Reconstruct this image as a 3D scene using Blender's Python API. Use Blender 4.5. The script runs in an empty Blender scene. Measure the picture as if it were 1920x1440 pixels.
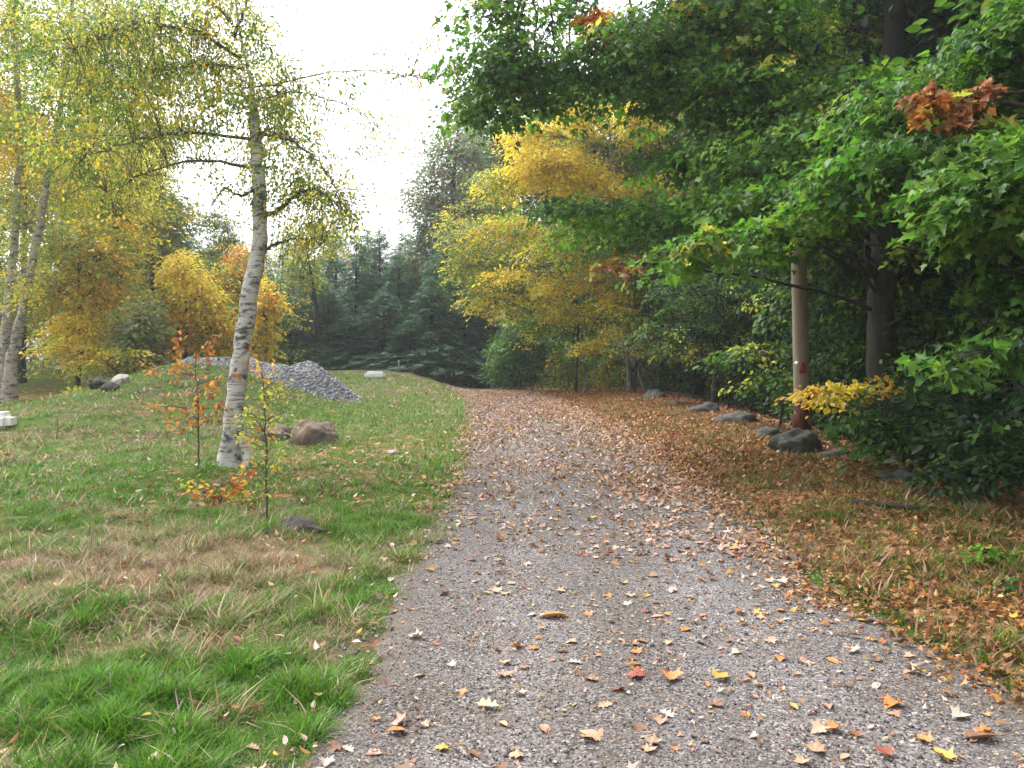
import bpy, math
import numpy as np

# ------------------------------------------------------------------ camera, world, sun, exposure
scene = bpy.context.scene
F, CX, HY, CAMZ = 1507.0, 960.0, 690.0, 1.6          # focal length and horizon in pixels of a 1920 wide picture
cam_d = bpy.data.cameras.new('camera')
cam = bpy.data.objects.new('camera', cam_d)
scene.collection.objects.link(cam)
cam.location = (0, 0, CAMZ)
cam.rotation_euler = (math.radians(90), 0, 0)
cam_d.sensor_width = 36
cam_d.lens = F / 1920 * 36
cam_d.shift_y = -30 / 1920
cam_d.clip_end = 2000
scene.camera = cam

SUN_EL, SUN_AZ = math.radians(56), math.radians(-48)   # azimuth from +Y, negative is to the left
world = bpy.data.worlds.new('World')
scene.world = world
world.use_nodes = True
wn, wl = world.node_tree.nodes, world.node_tree.links
wn.clear()
wo = wn.new('ShaderNodeOutputWorld'); wb = wn.new('ShaderNodeBackground')
ws = wn.new('ShaderNodeTexSky'); ws.sky_type = 'NISHITA'; ws.sun_disc = False
ws.sun_elevation = SUN_EL; ws.sun_rotation = SUN_AZ
ws.air_density = 1.0; ws.dust_density = 4.0; ws.ozone_density = 1.0
wh = wn.new('ShaderNodeHueSaturation'); wh.inputs['Saturation'].default_value = 0.12
wl.new(ws.outputs[0], wh.inputs['Color']); wl.new(wh.outputs[0], wb.inputs[0]); wl.new(wb.outputs[0], wo.inputs[0])
wb.inputs[1].default_value = 0.15

sd = bpy.data.lights.new('sun', 'SUN'); sd.energy = 1.0; sd.angle = math.radians(40); sd.color = (1, .96, .9)
sun = bpy.data.objects.new('sun', sd); scene.collection.objects.link(sun)
sun.rotation_euler = (math.radians(90) - SUN_EL, 0, -SUN_AZ + math.pi)
sun.location = (-20, -5, 30)

scene.view_settings.view_transform = 'Standard'
scene.view_settings.look = 'None'
scene.view_settings.exposure = 1.65
scene.view_settings.gamma = 1
scene.render.engine = 'CYCLES'
cy = scene.cycles
cy.max_bounces = 9; cy.diffuse_bounces = 6; cy.glossy_bounces = 2; cy.transmission_bounces = 6; cy.transparent_max_bounces = 4
cy.use_denoising = True
cy.sample_clamp_indirect = 8

# ------------------------------------------------------------------ helpers
rng = np.random.default_rng(11)
U = lambda a, b, n=None: rng.uniform(a, b, n)

def hash2(ix, iy, s):
    v = np.sin(ix * 127.1 + iy * 311.7 + s * 74.7) * 43758.5453
    return v - np.floor(v)

def vnoise(x, y, s=0):
    x = np.asarray(x, float); y = np.asarray(y, float)
    ix, iy = np.floor(x), np.floor(y); fx, fy = x - ix, y - iy
    fx = fx * fx * (3 - 2 * fx); fy = fy * fy * (3 - 2 * fy)
    a, b = hash2(ix, iy, s), hash2(ix + 1, iy, s); c, d = hash2(ix, iy + 1, s), hash2(ix + 1, iy + 1, s)
    return (a * (1 - fx) + b * fx) * (1 - fy) + (c * (1 - fx) + d * fx) * fy

def fbm(x, y, s=0):
    return .55 * vnoise(x, y, s) + .28 * vnoise(x * 2.1, y * 2.1, s + 1) + .17 * vnoise(x * 4.3, y * 4.3, s + 2)

def sst(a, b, v):
    t = np.clip((np.asarray(v, float) - a) / (b - a), 0, 1)
    return t * t * (3 - 2 * t)

RY = [-8, 0, 3, 5, 7, 12, 19, 24, 30, 36, 42, 50]
RL = [-1.1, -.92, -.85, -.77, -.74, -.73, -.9, -1.2, -1.95, -3.6, -6, -10]
RR = [2.9, 2.7, 2.5, 2.1, 2.2, 2.45, 2.2, 1.7, .9, -.6, -2.5, -5.5]
road_l = lambda y: np.interp(y, RY, RL)
road_r = lambda y: np.interp(y, RY, RR)

def H(x, y):
    """height of the ground"""
    x = np.asarray(x, float); y = np.asarray(y, float)
    yy = np.clip(y, -10, 60)
    z = .0235 * np.minimum(yy, 27) + np.where(yy > 27, .08 * (1 - np.exp(-(yy - 27) / 4)), 0)
    z = z + 1.2 * np.exp(-((x + 8.2) / 2.7) ** 2 - ((y - 21) / 5.5) ** 2)
    z = z + .78 * sst(26, 34, y) * sst(-1.5, -5, x)
    z = z - .35 * sst(5.2, 8, x) + .10 * sst(2.6, 3.6, x) * sst(6.0, 4.6, x)
    off = np.where(x < road_l(y), road_l(y) - x, np.where(x > road_r(y), x - road_r(y), 0))
    z = z + (fbm(x * .9, y * .9, 5) - .5) * .14 * sst(0, 1.2, off) + (fbm(x * 3, y * 3, 9) - .5) * .05 * sst(0, .5, off)
    z = z + (fbm(x * .8, y * .5, 15) - .5) * .03 - .02 * np.exp(-((x - road_l(y) - .8) / .3) ** 2)
    return z

def Hs(x, y): return float(H(x, y))
def W(px, py, Y): return np.array([(px - CX) / F * Y, Y, CAMZ + (HY - py) / F * Y])

def G(px, py):
    """the point of the ground under a pixel"""
    Y = 2.2
    while Y < 70:
        p = W(px, py, Y)
        if p[2] < Hs(p[0], p[1]): break
        Y += .04
    return p[0], p[1]

class MB:
    def __init__(s): s.v = []; s.f = []; s.c = []; s.n = 0
    def add(s, v, f, c=None):
        v = np.asarray(v, float).reshape(-1, 3); s.v.append(v)
        for a in (f if isinstance(f, list) else [f]): s.f.append(np.asarray(a, int) + s.n)
        s.n += len(v)
        if c is not None: s.c.append(np.broadcast_to(np.asarray(c, float), (len(v), 3)))
    def build(s, name, mat, parent=None, smooth=False, origin=(0, 0, 0)):
        me = bpy.data.meshes.new(name)
        V = np.concatenate(s.v) - np.asarray(origin, float)
        me.vertices.add(len(V)); me.vertices.foreach_set('co', V.ravel())
        loops = np.concatenate([a.ravel() for a in s.f])
        sizes = np.concatenate([np.full(len(a), a.shape[1]) for a in s.f])
        me.loops.add(len(loops)); me.loops.foreach_set('vertex_index', loops)
        me.polygons.add(len(sizes)); me.polygons.foreach_set('loop_start', np.concatenate([[0], np.cumsum(sizes)[:-1]]))
        if smooth: me.polygons.foreach_set('use_smooth', np.ones(len(sizes), bool))
        if s.c:
            C = np.ones((len(V), 4)); C[:, :3] = np.concatenate(s.c)
            at = me.color_attributes.new('tint', 'FLOAT_COLOR', 'POINT'); at.data.foreach_set('color', C.ravel())
        me.update(calc_edges=True); me.validate()
        me.materials.append(mat)
        o = bpy.data.objects.new(name, me); scene.collection.objects.link(o)
        if parent is not None: o.parent = parent
        return o

def tag(o, label=None, cat=None, group=None, kind=None):
    for k, v in (('label', label), ('category', cat), ('group', group), ('kind', kind)):
        if v: o[k] = v
    return o

def empty(name, loc, label, cat, group=None):
    o = bpy.data.objects.new(name, None); scene.collection.objects.link(o)
    o.location = loc; o.empty_display_size = .3
    return tag(o, label, cat, group)

def dup(o, loc, rz=0, sc=1, label=None, group=None):
    r = o.copy(); scene.collection.objects.link(r); r.location = loc; r.rotation_euler = (0, 0, rz)
    r.scale = (sc, sc, sc) if np.isscalar(sc) else sc
    if label: r['label'] = label
    if group: r['group'] = group
    for ch in o.children:
        c = ch.copy(); scene.collection.objects.link(c); c.parent = r
        for g in ch.children:
            d = g.copy(); scene.collection.objects.link(d); d.parent = c
    return r

def nrm(a): return a / np.maximum(np.linalg.norm(a, axis=-1, keepdims=True), 1e-9)

def tube(mb, pts, rad, sides=6, c=None, rough=0):
    pts = np.asarray(pts, float); rad = np.asarray(rad, float); n = len(pts)
    t = nrm(np.gradient(pts, axis=0)); ref = np.array([1., 0, 0]) if abs(t[0][0]) < .8 else np.array([0, 1., 0])
    a = nrm(np.cross(t, ref)); b = np.cross(t, a)
    th = np.arange(sides) / sides * 2 * np.pi
    rr = rad[:, None] * (1 + (rng.normal(0, rough, (n, sides)) if rough else 0))
    v = pts[:, None] + rr[..., None] * (np.cos(th)[None, :, None] * a[:, None] + np.sin(th)[None, :, None] * b[:, None])
    i = np.arange(n - 1)[:, None] * sides; j = np.arange(sides)[None]; k = (j + 1) % sides
    f = np.stack([i + j, i + k, i + sides + k, i + sides + j], -1).reshape(-1, 4)
    mb.add(v, [f, np.array([list(range((n - 1) * sides, n * sides))])], c)

def bez(p0, p1, p2, n):
    t = np.linspace(0, 1, n)[:, None]
    return (1 - t) ** 2 * np.asarray(p0) + 2 * t * (1 - t) * np.asarray(p1) + t * t * np.asarray(p2)

def sub(pts, rad, n, wob=0):
    """resample a polyline with a smooth curve and a little wobble"""
    pts = np.asarray(pts, float); d = np.r_[0, np.cumsum(np.linalg.norm(np.diff(pts, axis=0), axis=1))]
    s = np.linspace(0, d[-1], n)
    P = np.stack([np.interp(s, d, pts[:, i]) for i in range(3)], 1); Rr = np.interp(s, d, rad)
    for _ in range(2):
        P[1:-1] = .25 * P[:-2] + .5 * P[1:-1] + .25 * P[2:]
    if wob:
        P[1:-1] += rng.normal(0, wob, (n - 2, 3)) * [1, 1, .2]
    return P, Rr

# leaf outlines: x across, y along, z fold
def _leaf(half, zf):
    r = [(0, 0)] + half + [(0, 1)]
    v = [(x, y, zf * abs(x)) for x, y in r] + [(-x, y, zf * abs(x)) for x, y in reversed(half)]
    v = np.array(v + [(0, .42, -.02)], float); v[:, 2] -= .22 * (v[:, 1] - .3) ** 2
    n = len(v) - 1
    return v, [np.array([(i, (i + 1) % n, n) for i in range(n)])]
T_MAPLE = _leaf([(.13, .10), (.42, 0), (.34, .22), (.58, .50), (.30, .48), (.22, .64)], .22)
def _vary(T, a, b, c):
    v = T[0].copy(); v[:, 0] *= a; v[:, 2] += b * v[:, 0] ** 2 - c * np.maximum(v[:, 1] - .3, 0) ** 2 + .25 * b * v[:, 0] * v[:, 1]; return v, T[1]
T_MAPLES = [T_MAPLE, _vary(T_MAPLE, .85, 1.1, .7), _vary(T_MAPLE, 1.1, -.9, .5), _vary(T_MAPLE, .7, 1.6, -.4), _leaf([(.2, .1), (.42, .18), (.44, .42), (.36, .62), (.16, .82)], .3)]
T_OAK = _leaf([(.10, .15), (.26, .25), (.12, .35), (.36, .52), (.16, .60), (.30, .78), (.10, .85)], .2)
T_OVAL = (np.array([(0, 0, 0), (.25, .3, .07), (.24, .66, .05), (0, 1, -.08), (-.24, .66, .05), (-.25, .3, .07)], float),
          [np.array([(0, 1, 2, 3), (0, 3, 4, 5)])])
T_NEEDLE = (np.array([(0, 0, 0), (.11, .35, -.02), (0, 1, -.12), (-.11, .35, -.02)], float), [np.array([(0, 1, 2, 3)])])
T_BLADE = (np.array([(-.035, 0, 0), (.035, 0, 0), (.026, .5, .07), (-.026, .5, .07), (0, 1, .35)], float),
           [np.array([(0, 1, 2, 3)]), np.array([(3, 2, 4)])])

def inst(mb, T, pos, d, n, size, col):
    """put a template at every position: d along the leaf, n its normal"""
    v, fs = T; k = len(v); N = len(pos)
    if N == 0: return
    d = nrm(d); n = nrm(n - d * np.sum(n * d, 1, keepdims=True)); x = np.cross(d, n)
    size = np.broadcast_to(np.asarray(size, float), (N,))[:, None, None]
    P = pos[:, None] + size * (v[None, :, 0:1] * x[:, None] + v[None, :, 1:2] * d[:, None] + v[None, :, 2:3] * n[:, None])
    off = (np.arange(N) * k)[:, None, None]
    mb.add(P, [(f[None] + off).reshape(-1, f.shape[1]) for f in fs], np.repeat(col, k, 0))

# colours of leaves (linear)
PAL = {
 'green': [(.095, .235, .018), (.120, .270, .020), (.070, .190, .022), (.16, .29, .030)],
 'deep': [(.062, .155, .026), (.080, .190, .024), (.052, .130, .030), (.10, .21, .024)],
 'dark': [(.015, .042, .014), (.021, .056, .014), (.03, .062, .014)],  # shade of the wood put into the leaf colour
 'yellow': [(.90, .68, .05), (.86, .66, .09), (.90, .72, .06), (.86, .62, .045)],
 'gold': [(.78, .52, .04), (.80, .56, .05), (.72, .47, .045), (.62, .46, .06)],
 'orange': [(.62, .25, .035), (.54, .20, .035), (.66, .32, .045)],
 'red': [(.46, .08, .02), (.38, .055, .02), (.52, .14, .02)],
 'yg': [(.44, .48, .07), (.36, .43, .06), (.54, .53, .08), (.28, .37, .05)],
 'olive': [(.26, .31, .08), (.32, .34, .085), (.20, .26, .08)],
 'grey': [(.22, .29, .17), (.25, .28, .19), (.18, .26, .17), (.34, .29, .18)],
 'rust': [(.34, .14, .045), (.28, .13, .055)],
}
def pick(spec, n):
    """spec 'green*6+yellow' -> n colours"""
    names, w = [], []
    for t in spec.split('+'):
        a = t.split('*'); names.append(a[0]); w.append(float(a[1]) if len(a) > 1 else 1)
    w = np.array(w) / sum(w)
    k = rng.choice(len(names), n, p=w)
    out = np.zeros((n, 3))
    for i, nm in enumerate(names):
        m = k == i; P = np.array(PAL[nm]); out[m] = P[rng.integers(0, len(P), m.sum())]
    return out
def jit(c, a=.22):
    n = len(c)
    return np.clip(c * np.exp(rng.normal(0, a, (n, 1))) * np.exp(rng.normal(0, a * .35, (n, 3))), .004, .9)

# ------------------------------------------------------------------ materials
def new_mat(name):
    m = bpy.data.materials.new(name); m.use_nodes = True
    nt = m.node_tree; nt.nodes.clear()
    out = nt.nodes.new('ShaderNodeOutputMaterial')
    def N(t, **kw):
        nd = nt.nodes.new('ShaderNode' + t)
        for k, v in kw.items():
            if k[0] == '_': setattr(nd, k[1:], v)
            else: nd.inputs[k.replace('__', ' ')].default_value = v
        return nd
    return m, nt, N, nt.links.new, out

def mat_leaf(name, trans=.55, rough=.45, spec=.35):
    m, nt, N, L, out = new_mat(name)
    a = N('Attribute', _attribute_name='tint'); p = N('BsdfPrincipled', Roughness=rough)
    p.inputs['Specular IOR Level'].default_value = spec
    geo = N('NewGeometry'); nz = N('TexNoise', Scale=9.0, Detail=3.0)
    L(geo.outputs['Position'], nz.inputs['Vector'])
    mr = N('MapRange'); mr.inputs[1].default_value = .3; mr.inputs[2].default_value = .7; mr.inputs[3].default_value = .75; mr.inputs[4].default_value = 1.2
    L(nz.outputs[0], mr.inputs[0])
    mx = N('VectorMath', _operation='SCALE'); L(a.outputs['Color'], mx.inputs[0]); L(mr.outputs[0], mx.inputs['Scale'])
    L(mx.outputs[0], p.inputs['Base Color'])
    t = N('BsdfTranslucent'); L(mx.outputs[0], t.inputs['Color'])
    s = N('MixShader'); s.inputs[0].default_value = trans
    L(p.outputs[0], s.inputs[1]); L(t.outputs[0], s.inputs[2]); L(s.outputs[0], out.inputs[0])
    return m
M_LEAF = mat_leaf('leaf'); M_NEEDLE = mat_leaf('needle', .2, .6, .2); M_GRASS = mat_leaf('grass_blade', .35, .5, .25)
M_LITTER = mat_leaf('dry_leaf', .12, .6, .25)

def ramp(N, stops):
    r = N('ValToRGB'); e = r.color_ramp.elements
    while len(e) < len(stops): e.new(.5)
    for i, (p, c) in enumerate(stops): e[i].position = p; e[i].color = (*c, 1)
    return r
def mixc(N, L, fac, a, b, mode='MIX'):
    m = N('Mix', _data_type='RGBA', _blend_type=mode)
    for sock, v in ((m.inputs[0], fac), (m.inputs[6], a), (m.inputs[7], b)):
        if hasattr(v, 'is_linked'): L(v, sock)
        else: sock.default_value = v if np.isscalar(v) else (*v, 1)
    return m.outputs[2]
def noise(N, L, vec, scale, detail=4, sc=None, rough=.55):
    if sc is not None:
        mp = N('Mapping'); mp.inputs['Scale'].default_value = sc; L(vec, mp.inputs[0]); vec = mp.outputs[0]
    n = N('TexNoise', Scale=scale, Detail=detail, Roughness=rough); L(vec, n.inputs['Vector']); return n
def voro(N, L, vec, scale, feat='F1'):
    n = N('TexVoronoi', Scale=scale, _feature=feat); L(vec, n.inputs['Vector']); return n

def mat_bark(name, c0, c1, sc=(9, 9, 1.6), bump=.6, moss=None):
    m, nt, N, L, out = new_mat(name)
    tc = N('TexCoord'); p = N('BsdfPrincipled', Roughness=.9)
    n = noise(N, L, tc.outputs['Object'], 2.2, 8, sc, .7); n2 = noise(N, L, tc.outputs['Object'], 1.3, 3)
    r = ramp(N, [(.33, c0), (.68, c1)]); L(n.outputs[0], r.inputs[0]); col = r.outputs[0]
    if moss:
        mr = ramp(N, [(.5, (0, 0, 0)), (.65, (1, 1, 1))]); L(n2.outputs[0], mr.inputs[0]); col = mixc(N, L, mr.outputs[0], col, moss)
    L(col, p.inputs['Base Color'])
    b = N('Bump', Strength=bump, Distance=.03); L(n.outputs[0], b.inputs['Height']); L(b.outputs[0], p.inputs['Normal'])
    L(p.outputs[0], out.inputs[0]); return m
M_BARK = mat_bark('dark_bark', (.008, .007, .006), (.04, .033, .026), moss=(.02, .026, .014))
M_TWIG = mat_bark('twig_bark', (.05, .038, .03), (.12, .095, .07), (20, 20, 6), .3)
M_GREYBARK = mat_bark('grey_bark', (.12, .11, .10), (.30, .28, .25), (6, 6, 2), .4)
M_STUMP = mat_bark('rotten_wood', (.035, .012, .008), (.12, .035, .022), (12, 12, 2), .8)
M_POLE = mat_bark('weathered_pole', (.11, .088, .068), (.27, .22, .17), (26, 26, .5), .25)

def mat_birch(name, base=(.62, .61, .60)):
    m, nt, N, L, out = new_mat(name)
    tc = N('TexCoord'); p = N('BsdfPrincipled', Roughness=.75)
    d1 = noise(N, L, tc.outputs['Object'], 1.0, 5, (5, 5, 42), .6)
    d2 = noise(N, L, tc.outputs['Object'], 1.0, 5, (4.5, 4.5, 9), .65)
    d3 = noise(N, L, tc.outputs['Object'], 3.0, 6)
    r1 = ramp(N, [(.54, (0, 0, 0)), (.64, (1, 1, 1))]); L(d1.outputs[0], r1.inputs[0])
    r2 = ramp(N, [(.50, (0, 0, 0)), (.60, (1, 1, 1))]); L(d2.outputs[0], r2.inputs[0])
    rb = ramp(N, [(.3, tuple(c * .62 for c in base)), (.65, base)]); L(d3.outputs[0], rb.inputs[0])
    c = mixc(N, L, r1.outputs[0], rb.outputs[0], (.16, .145, .13))
    c = mixc(N, L, r2.outputs[0], c, (.075, .066, .06))
    L(c, p.inputs['Base Color'])
    b = N('Bump', Strength=.5, Distance=.02); L(d2.outputs[0], b.inputs['Height']); L(b.outputs[0], p.inputs['Normal'])
    L(p.outputs[0], out.inputs[0]); return m
M_BIRCH = mat_birch('birch_bark')
M_BIRCH2 = mat_birch('tan_birch_bark', (.44, .39, .32))

def mat_stone(name, c0, c1, moss=None, sc=1.0):
    m, nt, N, L, out = new_mat(name)
    tc = N('TexCoord'); p = N('BsdfPrincipled', Roughness=.88)
    n = noise(N, L, tc.outputs['Object'], 7 * sc, 8, None, .7); n2 = noise(N, L, tc.outputs['Object'], 2.4 * sc, 4)
    r = ramp(N, [(.3, c0), (.7, c1)]); L(n.outputs[0], r.inputs[0]); c = r.outputs[0]
    if moss:
        mr = ramp(N, [(.46, (0, 0, 0)), (.62, (1, 1, 1))]); L(n2.outputs[0], mr.inputs[0]); c = mixc(N, L, mr.outputs[0], c, moss)
    L(c, p.inputs['Base Color'])
    b = N('Bump', Strength=.7, Distance=.04); L(n.outputs[0], b.inputs['Height']); L(b.outputs[0], p.inputs['Normal'])
    L(p.outputs[0], out.inputs[0]); return m
M_GRANITE = mat_stone('grey_granite', (.032, .032, .03), (.115, .11, .098), (.032, .042, .018))
M_BROWNROCK = mat_stone('brown_rock', (.10, .065, .045), (.27, .19, .14), (.13, .12, .11))
M_DARKROCK = mat_stone('dark_rock', (.03, .024, .026), (.11, .088, .088), (.05, .05, .03))
M_PALEROCK = mat_stone('pale_rock', (.28, .26, .24), (.48, .45, .41))
def mat_plain(name, col, rough=.5):
    m, nt, N, L, out = new_mat(name); tc = N('TexCoord'); p = N('BsdfPrincipled', Roughness=rough)
    n = noise(N, L, tc.outputs['Object'], 6, 5); r = ramp(N, [(.3, tuple(c * .8 for c in col)), (.6, col)])
    L(n.outputs[0], r.inputs[0]); L(r.outputs[0], p.inputs['Base Color']); L(p.outputs[0], out.inputs[0]); return m
M_WHITE = mat_plain('white_plastic', (.85, .85, .83), .4); M_REDTAG = mat_plain('red_tag', (.2, .018, .014), .4)

def mat_pebble(name):
    m, nt, N, L, out = new_mat(name)
    a = N('Attribute', _attribute_name='tint'); p = N('BsdfPrincipled', Roughness=.85)
    L(a.outputs['Color'], p.inputs['Base Color']); L(p.outputs[0], out.inputs[0]); return m
M_PEBBLE = mat_pebble('crushed_stone')

# ground: tint attribute holds zone weights, R green lawn, G dry grass, B leaf litter
def mat_ground():
    m, nt, N, L, out = new_mat('ground_soil')
    geo = N('NewGeometry'); pos = geo.outputs['Position']
    a = N('Attribute', _attribute_name='tint'); sep = N('SeparateColor'); L(a.outputs['Color'], sep.inputs[0])
    nf = noise(N, L, pos, 30, 6, None, .7); nm = noise(N, L, pos, 4, 5, None, .65)
    soil = ramp(N, [(.3, (.055, .042, .030)), (.7, (.16, .125, .085))]); L(nf.outputs[0], soil.inputs[0])
    gr = ramp(N, [(.3, (.035, .075, .015)), (.55, (.075, .14, .022)), (.75, (.14, .17, .04))]); L(nf.outputs[0], gr.inputs[0])
    dr = ramp(N, [(.3, (.14, .11, .06)), (.55, (.24, .19, .11)), (.75, (.33, .27, .16))]); L(nf.outputs[0], dr.inputs[0])
    v = voro(N, L, pos, 13); cs = N('SeparateColor'); L(v.outputs['Color'], cs.inputs[0])
    li = ramp(N, [(0, (.10, .055, .03)), (.3, (.24, .12, .05)), (.55, (.38, .19, .06)), (.8, (.42, .25, .14)), (1, (.3, .12, .05))]); L(cs.outputs[0], li.inputs[0])
    def thr(w, nz):
        ad = N('Math', _operation='ADD'); L(w, ad.inputs[0]); L(nz, ad.inputs[1])
        r = N('MapRange'); r.inputs[1].default_value = .85; r.inputs[2].default_value = 1.15; L(ad.outputs[0], r.inputs[0]); return r.outputs[0]
    c = mixc(N, L, thr(sep.outputs[0], nm.outputs[0]), soil.outputs[0], gr.outputs[0])
    c = mixc(N, L, thr(sep.outputs[1], nm.outputs[0]), c, dr.outputs[0])
    c = mixc(N, L, thr(sep.outputs[2], cs.outputs[1]), c, li.outputs[0])
    p = N('BsdfPrincipled', Roughness=.95); p.inputs['Specular IOR Level'].default_value = .15
    L(c, p.inputs['Base Color'])
    b = N('Bump', Strength=.8, Distance=.05); L(nf.outputs[0], b.inputs['Height']); L(b.outputs[0], p.inputs['Normal'])
    L(p.outputs[0], out.inputs[0]); return m
def mat_gravel():
    m, nt, N, L, out = new_mat('drive_gravel')
    geo = N('NewGeometry'); pos = geo.outputs['Position']
    v1 = voro(N, L, pos, 95); v2 = voro(N, L, pos, 190)
    s1 = N('SeparateColor'); L(v1.outputs['Color'], s1.inputs[0]); s2 = N('SeparateColor'); L(v2.outputs['Color'], s2.inputs[0])
    g1 = ramp(N, [(0, (.06, .056, .054)), (.35, (.18, .168, .160)), (.7, (.285, .268, .258)), (.93, (.42, .40, .385)), (1, (.66, .63, .61))]); L(s1.outputs[0], g1.inputs[0])
    g2 = ramp(N, [(0, (.09, .08, .07)), (.6, (.22, .20, .185)), (1, (.36, .33, .30))]); L(s2.outputs[0], g2.inputs[0])
    nl = noise(N, L, pos, 1.1, 6, (1, .55, 1), .6); nm = noise(N, L, pos, 9, 5, None, .6)
    fine = ramp(N, [(.45, (0, 0, 0)), (.7, (.8, .8, .8))]); L(nm.outputs[0], fine.inputs[0])
    c = mixc(N, L, fine.outputs[0], g1.outputs[0], g2.outputs[0])
    big = ramp(N, [(.35, (.47, .425, .395)), (.5, (.56, .53, .53)), (.68, (.63, .63, .67))]); L(nl.outputs[0], big.inputs[0])
    c = mixc(N, L, 1.0, c, big.outputs[0], 'MULTIPLY')
    ea = N('Attribute', _attribute_name='tint'); es = N('SeparateColor'); L(ea.outputs['Color'], es.inputs[0])
    ad = N('Math', _operation='ADD'); L(es.outputs[0], ad.inputs[0]); L(nm.outputs[0], ad.inputs[1])
    er_ = N('MapRange'); er_.inputs[1].default_value = .52; er_.inputs[2].default_value = .95; L(ad.outputs[0], er_.inputs[0])
    rt = N('MapRange'); rt.inputs[3].default_value = .93; rt.inputs[4].default_value = 1.16; L(es.outputs[1], rt.inputs[0])
    sv = N('VectorMath', _operation='SCALE'); L(c, sv.inputs[0]); L(rt.outputs[0], sv.inputs['Scale']); c = sv.outputs[0]
    so = ramp(N, [(.3, (.06, .048, .036)), (.7, (.17, .14, .105))]); L(s2.outputs[0], so.inputs[0])
    c = mixc(N, L, er_.outputs[0], so.outputs[0], c)
    p = N('BsdfPrincipled', Roughness=.9); p.inputs['Specular IOR Level'].default_value = .25
    L(c, p.inputs['Base Color'])
    b = N('Bump', Strength=.55, Distance=.008, _invert=True); L(v1.outputs['Distance'], b.inputs['Height'])
    b2 = N('Bump', Strength=.5, Distance=.02); L(nm.outputs[0], b2.inputs['Height']); L(b.outputs[0], b2.inputs['Normal'])
    L(b2.outputs[0], p.inputs['Normal']); L(p.outputs[0], out.inputs[0]); return m

# ------------------------------------------------------------------ zones of the ground
ZB = []      # x, y, rx, ry, kind, strength
def zone_px(px, py, rx, ry, kind, s=1.0):
    x, y = G(px, py); ZB.append((x, y, rx, ry, kind, s))
for a in [(120, 1380, 1.4, .9, 'g'), (420, 1330, 1.0, .8, 'g'), (620, 1120, .55, 1.2, 'g'), (700, 1000, .5, 1.2, 'g'), (800, 900, .35, 2.2, 'g'), (300, 880, 2.0, 1.3, 'g'),
          (180, 900, 1.6, 1.2, 'g'), (700, 775, 2.2, 4, 'g'), (560, 790, 1.2, 2.5, 'g', .7), (40, 990, 1.0, .6, 'g'), (60, 770, 2.0, 2.0, 'g', .7), (810, 810, .5, 4, 'g'),
          (300, 1040, 1.8, .8, 'd', 1.25), (120, 1090, 1.5, .8, 'd', 1.25), (470, 1050, 1.0, .6, 'd', 1.2), (130, 1210, .7, .45, 'd', .8), (380, 1110, .8, .5, 'd', .8), (60, 1150, .8, .5, 'd', .7),
          (100, 820, 2.2, 2.2, 'd', .6), (220, 780, 2.5, 2.5, 'd', .55), (330, 740, 2.2, 2, 'd', .5), (250, 960, 2, .8, 'd', .4), (0, 870, 1.5, 1.5, 'd', .5), (100, 960, 1.6, .5, 'l', .5),
          (600, 900, 1.6, 1.6, 'l', .62), (720, 850, 1.2, 2.2, 'l', .6), (480, 900, 1.0, 1.0, 'l', .5), (80, 745, 2, 3, 'l', .6), (760, 725, 3, 4, 'd', .6)]:
    zone_px(*a)

def zones(x, y):
    x = np.asarray(x, float); y = np.asarray(y, float)
    w = {'g': np.full(x.shape, .76), 'd': np.full(x.shape, .15), 'l': np.full(x.shape, .08)}
    x0, y0 = x, y; x = x + (fbm(x * .9, y * .9, 120) - .5) * 1.1; y = y + (fbm(x0 * .9, y0 * .9, 130) - .5) * 1.6
    for (bx, by, rx, ry, k, s) in ZB:
        w[k] = np.maximum(w[k], s * np.exp(-(((x - bx) / rx) ** 2 + ((y - by) / ry) ** 2) * .6))
    x, y = x0, y0; mot = (fbm(x * 2.3, y * 2.3, 140) - .5) * .7
    w['d'] = w['d'] * .62
    w['g'] = np.clip(w['g'] + mot * 1.3, 0, 1); w['d'] = np.clip(w['d'] - mot * .5, 0, 1); w['l'] = np.clip(w['l'] + (fbm(x * 1.7, y * 1.7, 150) - .5) * .5, 0, 1)
    w['g'] = w['g'] * (1 - .30 * w['d'])
    rgt = sst(-.1, .5, x - road_r(y)); far = sst(30, 36, y)
    gg = w['g'] * (1 - rgt) * (1 - far * .5); dd = w['d'] * (1 - rgt); ll = w['l'] * (1 - rgt)
    ll = np.maximum(ll, rgt * .85)
    gg = np.maximum(gg, rgt * .5 * sst(5.0, 4.2, x))
    return gg, dd, ll

# ------------------------------------------------------------------ ground and drive
M_GROUND = mat_ground(); M_GRAVEL = mat_gravel()
def axis(a, b, st, out, n=22):
    c = np.arange(a, b + 1e-6, st); g = np.geomspace(st, out, n); g = np.cumsum(g) / np.sum(g) * out
    return np.r_[(a - g)[::-1], c, b + g]
gx, gy = axis(-17, 9, .2, 420), axis(-1, 34, .2, 420)
X, Y = np.meshgrid(gx, gy)
inside = sst(.02, .2, X - road_l(Y)) * sst(.02, .2, road_r(Y) - X)
Z = H(X, Y) - .045 * inside
mb = MB(); nx = len(gx); i = (np.arange(len(gy) - 1)[:, None] * nx + np.arange(nx - 1)[None]).ravel()
mb.add(np.stack([X, Y, Z], -1), np.stack([i, i + 1, i + nx + 1, i + nx], 1), np.stack(zones(X, Y), -1).reshape(-1, 3))
tag(mb.build('ground', M_GROUND, smooth=True), kind='structure')

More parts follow.
